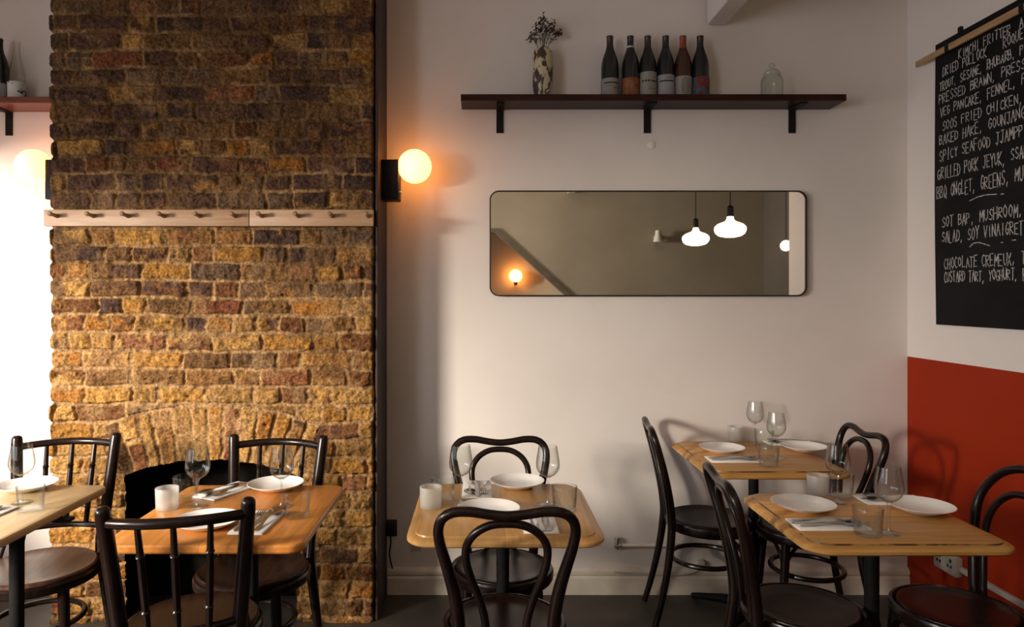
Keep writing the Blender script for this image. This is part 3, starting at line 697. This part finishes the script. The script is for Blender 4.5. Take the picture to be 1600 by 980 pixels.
# ------------------------------------------------------------------ shelves
SD = 3.268
def shelf(x0, x1, zt, m, brackets, label):
    t = thing('wall_shelf', ((x0 + x1) / 2, WY, zt - .03), label, 'shelf', 'wall shelves with bottles')
    cx = (x0 + x1) / 2
    obj('board', box(new(), x0 - cx, x1 - cx, SD - WY, -.001, 0, .03, .002, 1), m, t)
    for bx in brackets:
        bm = new(); box(bm, bx - .017 - cx, bx + .017 - cx, -.007, -.001, -.115, 0, .001, 1)
        box(bm, bx - .017 - cx, bx + .017 - cx, -.135, -.007, -.006, 0, .001, 1)
        obj('bracket', bm, M['black_metal'], t)
    return t
ZS = H + (462 - 147) * SD / F
shelf((720 - VX) * SD / F, (1323 - VX) * SD / F, ZS, M['shelfwood'], [(p - VX) * WY / F for p in (781, 1011, 1237)], 'long dark wooden wall shelf above the mirror')
ZL = ZS - .012
shelf(WX + .01, BX0 - .002, ZL, M['shelfwood_red'], [(15 - VX) * WY / F], 'red-brown wooden wall shelf in the left alcove')
def bottle_mat(name, c, rough=0.12): 
    return noisy(mat(name, c, rough), tuple(v * .8 for v in c), tuple(min(v * 1.2, 1) for v in c), nscale=30)
BG = bottle_mat('dark_green_bottle', (.010, .012, .010)); BB = bottle_mat('dark_blue_bottle', (.010, .011, .014)); BR = bottle_mat('amber_brown_bottle', (.045, .016, .010))
def paper(name, c1, c2, s=12, lo=.45, hi=.55): return noisy(mat(name, c1, .8), c1, c2, nscale=s, lo=lo, hi=hi)
ink = noisy(mat('label_ink', (.05, .045, .045), .8), (.04, .036, .036), (.09, .08, .08), nscale=60)
def bottle(px, d, z, label, glass, foil, paperm, lab, marks=None, group='wine bottles in a row on the long shelf'):
    t = thing('wine_bottle', ((px - VX) * d / F, d, z), label, 'bottle', group)
    obj('bottle_body', lathe(new(), [(0, .004), (.030, 0), (.040, .003), (.0415, .012), (.0415, .150), (.0400, .168), (.034, .195), (.024, .222), (.0175, .240), (.0150, .252), (.0145, .262)], 32), glass, t)
    obj('capsule', lathe(new(), [(.0147, .228 if foil != glass else .255), (.0150, .255), (.0147, .288), (.0160, .290), (.0160, .297), (.0150, .299), (0, .299)] if foil == glass else [(.0190, .238), (.0158, .252), (.0152, .288), (.0164, .290), (.0164, .297), (.0152, .299), (0, .299)], 28), foil, t)
    z0, z1 = lab
    arc = lambda r, a0, a1, za, zb: (r, a0, a1, za, zb)
    def wrap(name, m, a0, a1, za, zb, r=.0421, par=None):
        bm = new(); n = 20; A = []; B = []
        for k in range(n + 1):
            a = -PI / 2 + a0 + (a1 - a0) * k / n
            A.append(bm.verts.new((r * math.cos(a), r * math.sin(a), za))); B.append(bm.verts.new((r * math.cos(a), r * math.sin(a), zb)))
        for k in range(n): bm.faces.new((A[k], A[k + 1], B[k + 1], B[k]))
        e = bmesh.ops.solidify(bm, geom=bm.faces[:], thickness=.0004)
        return obj(name, bm, m, par or t, 60)
    lab_ = wrap('label_paper', paperm, -1.30, 1.30, z0, z1)
    for (m, a0, a1, za, zb) in (marks or []): wrap('label_mark', m, a0, a1, za, zb, .0428, lab_)
    return t
BD = 3.352
lp = paper('cream_label', (.50, .46, .42), (.46, .42, .38)); lw = paper('pale_label', (.56, .53, .55), (.50, .48, .50))
lo = paper('orange_label', (.52, .10, .03), (.40, .20, .09), 30); lx = paper('mixed_colour_label', (.36, .05, .05), (.05, .22, .26), 42, .46, .54)
gold = paper('ochre_print', (.36, .26, .12), (.30, .22, .10)); blk = bottle_mat('black_foil', (.012, .010, .012), .35)
mar = bottle_mat('maroon_foil', (.030, .010, .010), .35); amb = bottle_mat('rust_wax', (.22, .045, .016), .4); silver = paper('silver_band', (.38, .40, .42), (.46, .47, .48))
bottle(953, BD, ZS, 'dark wine bottle with a grey-white label, leftmost of the row of six', BG, mar, lp, (.004, .090), [(ink, -.85, .95, .064, .071), (gold, -.7, .8, .050, .053), (gold, .2, .9, .040, .046)])
b2 = bottle(985, BD, ZS, 'dark wine bottle with an orange label and a silver neck band', BG, blk, lo, (.004, .092), [(gold, -.16, .16, .020, .062)])
obj('neck_band', lathe(new(), [(.0176, .238), (.0186, .239), (.0172, .250), (.0165, .250)], 24), silver, b2)
bottle(1012, BD, ZS, 'dark wine bottle with a tall cream label and bold dark print', BG, mar, lp, (.004, .120), [(ink, -.90, -.66, .072, .081), (ink, -.55, -.30, .072, .081), (ink, -.2, 0.05, .072, .081), (ink, .15, .9, .072, .079), (ink, -.2, .9, .038, .040)])
bottle(1040, BD, ZS, 'dark wine bottle with a pale label and a thin grey printed line', BB, blk, lw, (.004, .106), [(ink, -.9, .75, .072, .079), (ink, -.2, .5, .090, .092)])
b5 = bottle(1067, BD, ZS, 'amber-necked wine bottle with a cream label and an oval emblem', BR, amb, lp, (.004, .100), None)
bm = new(); 
for sx, sz in ((.42, .036), (.28, .024), (.12, .010)):
    P = [(.0424 * math.cos(-PI / 2 + sx * math.cos(2 * PI * k / 24)), .0424 * math.sin(-PI / 2 + sx * math.cos(2 * PI * k / 24)), .052 + sz * math.sin(2 * PI * k / 24)) for k in range(24)]
    tube(bm, P, .0010, 6, .02, closed=True)
obj('label_emblem', bm, ink, [c for c in b5.children if c.name.startswith('label_paper')][0])
bottle(1094, BD, ZS, 'dark wine bottle with a red and teal patchwork label, rightmost of six', BB, blk, lx, (.004, .096), None)
# left alcove shelf
bottle(-1, BD, ZL, 'dark wine bottle with a white label cut by the left edge', BG, blk, lw, (.004, .080), None, 'bottles on the left alcove shelf')
t = thing('clear_bottle', ((26 - VX) * BD / F, BD, ZL), 'clear glass bottle with a white label on the left alcove shelf', 'bottle', 'bottles on the left alcove shelf')
obj('bottle_body', lathe(new(), [(0, .004), (.030, 0), (.0365, .004), (.037, .012), (.037, .105), (.034, .13), (.026, .170), (.0185, .21), (.0145, .245), (.0140, .275), (.0165, .277), (.0165, .284), (.0140, .286), (.0125, .284), (.0125, .245), (.017, .205), (.024, .17), (.032, .13), (.0345, .105), (.0345, .014), (0, .012)], 32), M['glass'], t)
motif = noisy(mat('white_label_black_blots', (.6, .58, .55), .8), (.03, .03, .03), (.62, .60, .57), nscale=34, detail=2, lo=.36, hi=.40)
obj('label_paper', lathe(new(), [(.0374, .008), (.0379, .008), (.0379, .088), (.0374, .088)], 32), motif, t)

# vase with dried flowers
vx = (848 - VX) * 3.35 / F; vy = 3.35
m = mat('blotched_ceramic', (.5, .42, .28), .45); noisy(m, (.040, .024, .015), (.50, .42, .27), scale=(1, 1, .6), nscale=21, detail=2.5, lo=.46, hi=.51, distort=1.2)
o = obj('vase', lathe(new(), [(0, .004), (.030, 0), (.038, .003), (.043, .020), (.048, .06), (.0495, .10), (.0485, .15), (.0490, .19), (.047, .215), (.039, .232), (.030, .238), (.029, .243), (.025, .243), (.026, .236), (.035, .226), (.043, .19), (.042, .06), (.034, .014), (0, .012)], 32), m)
o.location = (vx, vy, ZS); tag(o, 'cream ceramic vase with dark brown blotches at the left of the shelf', 'vase')
stem_m = noisy(mat('dried_stem', (.10, .09, .05), .8), (.07, .065, .035), (.13, .115, .07), nscale=30)
fl = [noisy(mat('dried_petals_' + n, c, .9), tuple(v * .9 for v in c), tuple(min(1, v * 2.0) for v in c), nscale=60) for n, c in (('brown', (.085, .05, .03)), ('sage', (.16, .16, .11)), ('cream', (.30, .27, .20)))]
rng = random.Random(5)
spr = [(-.022, .335, 0, 'dark brown dried flower at the left of the bunch in the vase'), (-.004, .365, 0, 'tallest dark brown dried flower of the bunch in the vase'), (.022, .345, 1, 'grey-green dried flower in the middle of the bunch'),
       (.045, .335, 0, 'dark brown dried flower leaning right out of the vase'), (.072, .318, 0, 'dried flower leaning furthest right out of the vase'), (-.052, .300, 1, 'small dried leaf sprig leaning left out of the vase'), (.010, .305, 2, 'pale dried flower low in the bunch in the vase')]
for dx, hz, k, lab in spr:
    t = thing('dried_flower', (vx, vy, ZS), lab, 'dried flower', 'dried flowers in the vase')
    yo = rng.uniform(-.02, .02); tip = Vector((dx, yo, hz))
    obj('stem', tube(new(), [(dx * .12, yo * .2, .06), (dx * .2, yo * .3, .22), (dx * .6, yo * .7, .22 + (hz - .22) * .6), tip], .0017, 6, .03), stem_m, t)
    bm = new()
    for j in range(44):
        c = tip + Vector((rng.gauss(0, .011), rng.gauss(0, .011), rng.gauss(0, .013)))
        n = Vector((rng.gauss(0, 1), rng.gauss(0, 1), rng.gauss(0, 1))).normalized(); u = n.orthogonal().normalized(); v = n.cross(u); s = rng.uniform(.005, .0105)
        q = [bm.verts.new(c + u * s * 1.5), bm.verts.new(c + v * s * .6 + n * .001), bm.verts.new(c - u * s), bm.verts.new(c - v * s * .6 + n * .001)]
        bm.faces.new(q)
    bmesh.ops.solidify(bm, geom=bm.faces[:], thickness=.0008)
    obj('flower_head', bm, fl[k], t, smooth=None)
    bm = new()
    for j in range(5):
        z = .22 + (hz - .22) * rng.uniform(.3, .9); f = (z - .22) / (hz - .22)
        c = Vector((dx * (.2 + .8 * f), yo * f, z)); a = rng.uniform(0, 2 * PI); u = Vector((math.cos(a), math.sin(a), rng.uniform(.3, 1))).normalized(); v = u.cross(Vector((0, 0, 1))).normalized()
        L = rng.uniform(.014, .026)
        bm.faces.new([bm.verts.new(c), bm.verts.new(c + u * L * .5 + v * L * .2), bm.verts.new(c + u * L), bm.verts.new(c + u * L * .5 - v * L * .2)])
    bmesh.ops.solidify(bm, geom=bm.faces[:], thickness=.0006)
    obj('leaves', bm, fl[1] if k != 2 else fl[2], t, smooth=None)
# glass jar
t = thing('glass_jar', ((1206 - VX) * 3.35 / F, 3.35, ZS), 'clear lidded glass jar at the right end of the shelf', 'jar')
obj('jar_body', lathe(new(), [(0, .003), (.045, 0), (.050, .004), (.050, .085), (.046, .100), (.037, .108), (.037, .116), (.035, .116), (.035, .107), (.044, .098), (.0475, .085), (.0475, .008), (0, .007)], 36), M['glass'], t)
obj('lid', lathe(new(), [(.039, .1165), (.040, .120), (.030, .134), (.012, .141), (.008, .145), (.014, .152), (.016, .160), (.012, .168), (0, .171)], 32), M['glass_solid'], t)

# ------------------------------------------------------------------ mirror
mx0, mx1, mz0, mz1 = at(765, 0, WY).x, at(1257, 0, WY).x, at(0, 463, WY).z, at(0, 299, WY).z
t = thing('wall_mirror', ((mx0 + mx1) / 2, WY, (mz0 + mz1) / 2), 'wide rounded mirror in a thin dark frame on the wall', 'mirror')
hx, hz = (mx1 - mx0) / 2, (mz1 - mz0) / 2
def ringy(bm, o_, i_, y0, y1):
    n = len(o_); V = [[bm.verts.new((x, y, z)) for x, z in L] for L, y in ((o_, y0), (o_, y1), (i_, y1), (i_, y0))]
    for a in range(4):
        A, B = V[a], V[(a + 1) % 4]
        for k in range(n): bm.faces.new((A[k], A[(k + 1) % n], B[(k + 1) % n], B[k]))
    return bm
obj('frame', ringy(new(), rrect(hx, hz, .045), rrect(hx - .006, hz - .006, .039), -.002, -.028), M['bronze'], t)
obj('mirror_glass', prism(new(), rrect(hx - .006, hz - .006, .039), 'y', -.004, -.022), M['mirror'], t, smooth=None)

# ------------------------------------------------------------------ wall lamps
def sconce(x, side, label):
    t = thing('globe_wall_lamp', (x, 3.29, 1.985), label, 'wall lamp', 'globe lamps on the chimney breast')
    s = side
    bb = obj('back_box', box(new(), min(0, s * .078), max(0, s * .078), -.055, .055, -.092, .092, .004, 2), M['black_metal'], t)
    obj('globe', ball(new(), (s * .150, -.02, .065), .0785, seg=40), M['globe'], t)
    obj('collar', tube(new(), [(s * .074, -.02, .065), (s * .084, -.02, .065)], .032, 20, smooth=False), M['black_metal'], bb)
    obj('switch', tube(new(), [(s * .078, -.03, -.058), (s * .088, -.03, -.058), (s * .090, -.03, -.055)], [.006, .006, .003], 10, smooth=False), M['chrome'], bb)
    return t
sconce(BX1 + .0145, 1, 'lit globe wall lamp on the right side of the brick breast')
sconce(BX0 + .004, -1, 'lit globe wall lamp left of the brick breast, in the alcove')

# ------------------------------------------------------------------ peg rails
PD = 3.085
def peg_rail(p0, p1, pegs, label):
    x0, x1 = (p0 - VX) * PD / F, (p1 - VX) * PD / F; zc = H + (462 - 340.5) * PD / F
    t = thing('peg_rail', ((x0 + x1) / 2, PD, zc), label, 'coat rack', 'peg rails across the brick breast'); cx = (x0 + x1) / 2
    obj('rail_board', box(new(), x0 - cx, x1 - cx, 0, .022, -.036, .036, .002, 2), M['pale_pine'], t)
    for p in pegs:
        x = (p + 7 - VX) * PD / F - cx
        P = [(x, 0.002, .008), (x, -.012, .009), (x, -.030, .0105), (x, -.042, .0115), (x, -.048, .012), (x, -.054, .0125), (x, -.058, .013)]
        obj('peg', tube(new(), P, [.010, .009, .0075, .0075, .0105, .0105, .006], 14, smooth=False), M['peg'], t)
peg_rail(68, 388.5, (82, 139, 193, 249, 305, 361), 'longer pale wooden peg rail with six pegs, on the left')
peg_rail(389.5, 583, (402, 459, 512, 568), 'shorter pale wooden peg rail with four pegs, on the right')

# ------------------------------------------------------------------ hanging menu on the right wall
BXW = 2.07
t = thing('menu_board', (BXW, 2.8, 1.95), 'black hanging menu with chalk writing and a wooden rod on the right wall', 'menu')
def loc(p): return (p[0] - BXW, p[1] - 2.8, p[2] - 1.95)
yl, yr, zt, zb = 3.2, 2.38, 2.588, 1.319
bm = new(); rows = 24; A = []; B = []
for k in range(rows + 1):
    f = k / rows; z = zt + (zb - zt) * f; xo = BXW - .010 - .004 * math.sin(f * 2.6)
    left = yl - .018 * max(0, f - .55)
    ra = []; rb = []
    for j in range(9):
        y = left + (yr - left) * j / 8
        ra.append(bm.verts.new(loc((xo - .0016, y, z)))); rb.append(bm.verts.new(loc((xo, y, z))))
    A.append(ra); B.append(rb)
for k in range(rows):
    for j in range(8):
        bm.faces.new((A[k][j], A[k][j + 1], A[k + 1][j + 1], A[k + 1][j])); bm.faces.new((B[k][j], B[k + 1][j], B[k + 1][j + 1], B[k][j + 1]))
    for j in (0, 8): bm.faces.new((A[k][j], A[k + 1][j], B[k + 1][j], B[k][j]))
for k in (0, rows):
    for j in range(8): bm.faces.new((A[k][j], A[k][j + 1], B[k][j + 1], B[k][j]))
obj('paper', bm, M['board'], t, 60)
RX = 2.035; ry = RX * F / (1432 - VX); rz_ = H + (462 - 101) * ry / F
rod = obj('rod', box(new(), RX - BXW - .006, RX - BXW + .006, 2.34 - 2.8, ry - 2.8, rz_ - 1.95 - .0135, rz_ - 1.95 + .0135, .0015, 1), M['rod'], t)
for px in (1481, 1598):
    y = RX * F / (px - VX)
    bm = new(); box(bm, RX - BXW - .009, RX - BXW + .02, y - 2.8 - .012, y - 2.8 + .012, rz_ - 1.95 - .017, rz_ - 1.95 + .017, .002, 1)
    obj('clip', bm, M['black_metal'], rod)
for px in (1500, 1640):
    y = 2.06 * F / (px - VX)
    bm = new(); box(bm, -.016, -.001, y - 2.8 - .009, y - 2.8 + .009, zt - 1.95 - .01, zt - 1.95 + .022, .002, 1); obj('hook', bm, M['black_metal'], t)
GL = {'A': [[(0, 0), (.5, 1), (1, 0)], [(.2, .4), (.8, .4)]], 'B': [[(0, 0), (0, 1), (.7, .95), (.75, .6), (0, .52), (.9, .45), (.9, .08), (0, 0)]], 'C': [[(.95, .85), (.5, 1), (.1, .7), (.1, .3), (.5, 0), (.95, .15)]],
 'D': [[(0, 0), (0, 1), (.7, .85), (.95, .5), (.7, .12), (0, 0)]], 'E': [[(.9, 1), (0, 1), (0, 0), (.9, 0)], [(0, .5), (.7, .5)]], 'F': [[(.9, 1), (0, 1), (0, 0)], [(0, .55), (.7, .55)]],
 'G': [[(.9, .85), (.5, 1), (.1, .7), (.1, .3), (.5, 0), (.9, .2), (.9, .45), (.5, .45)]], 'H': [[(0, 0), (0, 1)], [(.9, 0), (.9, 1)], [(0, .5), (.9, .5)]], 'I': [[(.5, 0), (.5, 1)]],
 'J': [[(.2, 1), (.95, 1)], [(.65, 1), (.65, .2), (.4, 0), (.05, .2)]], 'K': [[(0, 0), (0, 1)], [(.9, 1), (0, .45), (.95, 0)]], 'L': [[(0, 1), (0, 0), (.85, 0)]], 'M': [[(0, 0), (.08, 1), (.5, .35), (.92, 1), (1, 0)]],
 'N': [[(0, 0), (0, 1), (.9, 0), (.9, 1)]], 'O': [[(.5, 1), (.08, .7), (.08, .3), (.5, 0), (.92, .3), (.92, .7), (.5, 1)]], 'P': [[(0, 0), (0, 1), (.8, .95), (.85, .6), (0, .45)]], 'Q': [[(.5, 1), (.08, .7), (.08, .3), (.5, 0), (.92, .3), (.92, .7), (.5, 1)], [(.6, .3), (1, -.08)]],
 'R': [[(0, 0), (0, 1), (.8, .95), (.85, .62), (0, .5), (.95, 0)]], 'S': [[(.9, .85), (.5, 1), (.1, .78), (.3, .55), (.75, .42), (.9, .2), (.5, 0), (.05, .12)]], 'T': [[(0, 1), (1, 1)], [(.5, 1), (.5, 0)]], 'U': [[(0, 1), (.05, .25), (.45, 0), (.88, .25), (.92, 1)]],
 'V': [[(0, 1), (.5, 0), (1, 1)]], 'W': [[(0, 1), (.2, 0), (.5, .7), (.8, 0), (1, 1)]], 'X': [[(0, 1), (.95, 0)], [(.95, 1), (0, 0)]], 'Y': [[(0, 1), (.5, .5), (1, 1)], [(.5, .5), (.5, 0)]], 'Z': [[(0, 1), (.9, 1), (0, 0), (.95, 0)]], ',': [[(.35, .1), (.2, -.15)]], '.': [[(.3, 0), (.4, .05)]]}
BP = BXW - .0165
def chalk(paths, name):
    bm = new(); w_ = .0018
    for P in paths:
        for (a, b) in zip(P, P[1:]):
            d_ = Vector((b[0] - a[0], b[1] - a[1])); 
            if d_.length < 1e-5: continue
            n = Vector((-d_.y, d_.x)).normalized() * w_; e = d_.normalized() * w_ * .6
            q = [(a[0] - e.x + n.x, a[1] - e.y + n.y), (b[0] + e.x + n.x, b[1] + e.y + n.y), (b[0] + e.x - n.x, b[1] + e.y - n.y), (a[0] - e.x - n.x, a[1] - e.y - n.y)]
            vs = [bm.verts.new(loc((BP, u, v))) for u, v in q]; vb = [bm.verts.new(loc((BP + .0006, u, v))) for u, v in q]
            bm.faces.new(vs)
            for k in range(4): bm.faces.new((vs[k], vs[(k + 1) % 4], vb[(k + 1) % 4], vb[k]))
    return obj(name, bm, M['chalk'], t, smooth=None)
rng = random.Random(21)
yend = BP * F / (1600 - VX)
for txt, px, py, hpx, vis in (('KIMCHI FRITTER  A', 1498, 85, 15, 17), ('DRIED POLLOCK    ROQUE', 1473, 113, 15, 22), ('TROUT, SESAME, RHUBARB, P', 1468, 136, 14, 25), ('PRESSED BRAWN, PRESS', 1467, 156, 14.5, 19.5),
        ('VEG PANCAKE, FENNEL, F', 1469, 176, 15, 21.5), ('SOOS FRIED CHICKEN,', 1473, 197, 15.5, 19), ('BAKED HAKE, GOUNJANG', 1468, 220, 16.5, 19.5), ('SPICY SEAFOOD JJAMPP', 1468, 244, 17.5, 20),
        ('GRILLED PORK JEYUK, SSAM', 1465, 273, 19, 23), ('BBQ ONGLET, GREENS, MU', 1464, 302, 20, 22), ('SOT BAP, MUSHROOM,', 1472, 347, 18, 18), ('SALAD, SOY VINAIGRET', 1472, 371, 18, 20),
        ('CHOCOLATE CREMEUX, T', 1475, 412, 17, 19.5), ('CUSTARD TART, YOGHURT, P', 1475, 433, 17, 23.3)):
    y0 = BP * F / (px - VX); zc = H - (py - VY) * y0 / F; h = hpx * y0 / F * .92; pitch = (y0 - yend) / vis
    paths = []
    for i, chh in enumerate(txt + ' '):
        if chh == ' ':
            if paths: chalk(paths, 'chalk_word'); paths = []
            continue
        jx, jz, sc2, sk = rng.uniform(-.1, .1), rng.uniform(-.08, .08), rng.uniform(.88, 1.12), rng.uniform(-.08, .1)
        for st in GL[chh]:
            paths.append([(y0 - pitch * (i + .5 * jx + .78 * (u + sk * v) + rng.uniform(-.04, .04)), zc + h * ((v - .5) * sc2 + jz + rng.uniform(-.03, .03))) for u, v in st])
def bp(px, py): y = BP * F / (px - VX); return (y, H - (py - VY) * y / F)
chalk([[bp(1515, 314), bp(1527, 308), bp(1540, 304.5), bp(1557, 303.5)], [bp(1564, 303.5), bp(1568, 303)]], 'chalk_flourish')
chalk([[bp(1515, 386), bp(1521, 380), bp(1530, 379), bp(1546, 384)], [bp(1564, 379), bp(1567, 379)], [bp(1581, 375.5), bp(1587, 375)]], 'chalk_flourish')

# ------------------------------------------------------------------ pipe, cable, sockets
t = thing('heating_pipe', (.66, WY, .24), 'white painted pipe low along the back wall with a valve end', 'pipe')
obj('pipe_run', tube(new(), [(0, -.022, 0), (1.40, -.022, 0)], .009, 12, smooth=False), M['white_paint'], t)
bm = tube(new(), [(-.022, -.022, 0), (.012, -.022, 0)], .012, 14, smooth=False); tube(bm, [(-.010, -.022, -.018), (-.010, -.022, .036)], [.010, .010], 14, smooth=False); tube(bm, [(-.010, -.022, .024), (-.010, -.022, .038)], .014, 8, smooth=False)
obj('valve', bm, M['chrome'], t)
for x in (.5, 1.1): obj('pipe_clip', box(new(), x - .01, x + .01, -.034, -.001, -.013, .013, .003, 1), M['white_paint'], t)
P = [at(px, py, WY - .028) for px, py in ((960, 894), (990, 896), (1020, 899), (1050, 899), (1075, 897), (1090, 892), (1096, 887))]
o = obj('cable', tube(new(), [p for p in P], .0035, 8, .03), M['white_plastic']); tag(o, 'thin white cable sagging along the skirting under the pipe', 'cable')
o = obj('socket_box', box(new(), at(1089, 0, WY).x, at(1099, 0, WY).x, WY - .03, WY - .001, .128, .165, .003, 2), M['white_plastic']); tag(o, 'small white cable box on the back wall above the skirting', 'junction box')
t = thing('wall_socket', (at(611, 0, WY).x, WY, .32), 'black plug in a dim wall socket beside the brick breast', 'socket')
obj('face_plate', box(new(), -.030, .030, -.010, -.001, -.04, .04, .003, 2), M['dark_red_brown'], t)
bm = box(new(), -.02, .02, -.045, -.010, -.02, .025, .006, 2); obj('plug', bm, M['black_metal'], t)
obj('cord', tube(new(), [(0, -.035, -.018), (.004, -.04, -.06), (-.004, -.03, -.12), (.01, -.026, -.19)], .0035, 8, .02), M['black_metal'], t)
t = thing('blank_plate', (at(650, 0, WY).x, WY, at(0, 855, WY).z), 'small pale plate on the shadowed wall left of the middle table', 'wall plate')
obj('cover', box(new(), -.024, .024, -.008, -.001, -.018, .018, .003, 2), M['white_plastic'], t)
o = obj('blanking_disc', lathe(new(), [(0, .004), (.016, .004), (.020, .002), (.021, 0), (0, 0)], 24), M['plaster']); o.rotation_euler = (PI / 2, 0, 0); o.location = (at(1018, 0, WY).x, WY - .0005, at(0, 226, WY).z)
tag(o, 'small round painted-over cap on the wall above the mirror', 'wall cap')
# trunking and sockets on the red wall
def rw(px, py): d = 2.055 * F / (px - VX); return d, H - (py - VY) * d / F
y0, z0 = rw(1500, 890)
t = thing('cable_trunking', (BXW, 2.8, z0), 'pale cable trunking low along the red wall', 'trunking')
obj('trunk', box(new(), -.020, -.001, 2.08 - 2.8, y0 - 2.8, -.011, .011, .002, 1), M['white_plastic'], t)
ya, za = rw(1456, 872); 
t = thing('double_socket', (BXW, y0 + .075, z0 + .005), 'double power socket low on the red wall behind the front right table', 'socket')
sbx = obj('socket_box', box(new(), -.035, -.001, -.073, .073, -.042, .042, .004, 2), M['white_plastic'], t)
for s in (-1, 1):
    bm = new(); box(bm, -.038, -.0345, s * .036 - .012, s * .036 - .004, .012, .026); box(bm, -.038, -.0345, s * .036 - .014, s * .036 - .008, -.012, 0); box(bm, -.038, -.0345, s * .036 + .006, s * .036 + .012, -.012, 0)
    obj('outlet', bm, M['black_metal'], sbx); obj('rocker', box(new(), -.039, -.0345, s * .036 + .003, s * .036 + .015, .012, .028, .001, 1), M['white_plastic'], sbx)

# ------------------------------------------------------------------ lamps and fittings seen only in the mirror
def pendant(x, y, z, label):
    t = thing('pendant_lamp', (x, y, z), label, 'pendant lamp', 'pendant lamps reflected in the mirror')
    obj('bulb', lathe(new(), [(0, -.064), (.04, -.062), (.078, -.052), (.100, -.034), (.109, -.010), (.105, .012), (.086, .030), (.056, .042), (.034, .051), (.024, .066), (.021, .085), (0, .085)], 36), M['pendant'], t)
    obj('lamp_holder', lathe(new(), [(0, .083), (.023, .083), (.024, .09), (.022, .15), (.012, .162), (0, .162)], 20), M['black_metal'], t)
    obj('flex', tube(new(), [(0, 0, .16), (0, 0, ZC - z - .03)], .004, 8, smooth=False), M['black_metal'], t)
    obj('ceiling_rose', lathe(new(), [(0, ZC - z - .035), (.03, ZC - z - .034), (.045, ZC - z - .012), (.045, ZC - z), (0, ZC - z)], 24), M['black_metal'], t)
for px, py, Dm, lab in ((1141, 357, 5.0, 'nearer glowing oval pendant lamp, larger in the mirror'), (1087, 372, 5.83, 'further glowing oval pendant lamp, smaller in the mirror')):
    pendant((px - VX) * Dm / F, 2 * (WY - .022) - Dm, H - (py - VY) * Dm / F, lab)
y_ = 2 * (WY - .022) - 7.4
t = thing('small_pendant', ((1228 - VX) * 7.4 / F, y_, H - (384 - VY) * 7.4 / F), 'small glowing globe pendant beside the pale strip in the mirror', 'pendant lamp')
obj('globe', ball(new(), (0, 0, 0), .055, seg=24), M['pendant'], t); obj('flex', tube(new(), [(0, 0, .05), (0, 0, ZC - t.location.z)], .004, 8, smooth=False), M['black_metal'], t)
t = thing('stair_wall_lamp', ((805 - VX) * 10.04 / F, Y0, H - (440 - VY) * 10.04 / F), 'glowing globe wall lamp under the stair slope, seen in the mirror', 'wall lamp')
obj('globe', ball(new(), (0, .12, .075), .088, seg=32), M['stair_globe'], t)
bm = lathe(new(), [(0, -.05), (.022, -.05), (.03, -.02), (.03, .0), (0, .0)], 20, (0, .12, 0)); tube(bm, [(0, .0, -.04), (0, .06, -.045), (0, .12, -.03)], .012, 10, .02); obj('holder', bm, M['black_metal'], t)
t = thing('spotlight', ((1025 - VX) * 9.04 / F, ys, H - (372 - VY) * 9.04 / F), 'small grey spotlight on the far wall, seen in the mirror', 'spotlight')
bm = tube(new(), [(0, .0, 0), (0, .06, 0)], .018, 12, smooth=False); obj('arm', bm, M['white_plastic'], t)
obj('shade', lathe(new(), [(.02, .09), (.035, .085), (.04, .02), (.065, -.06), (.055, -.06), (.03, .02), (0, .05)], 24, (0, .09, 0)), M['white_plastic'], t)
obj('wall_plate', tube(new(), [(0, .001, 0), (0, .015, 0)], .04, 20, smooth=False), M['white_plastic'], t)
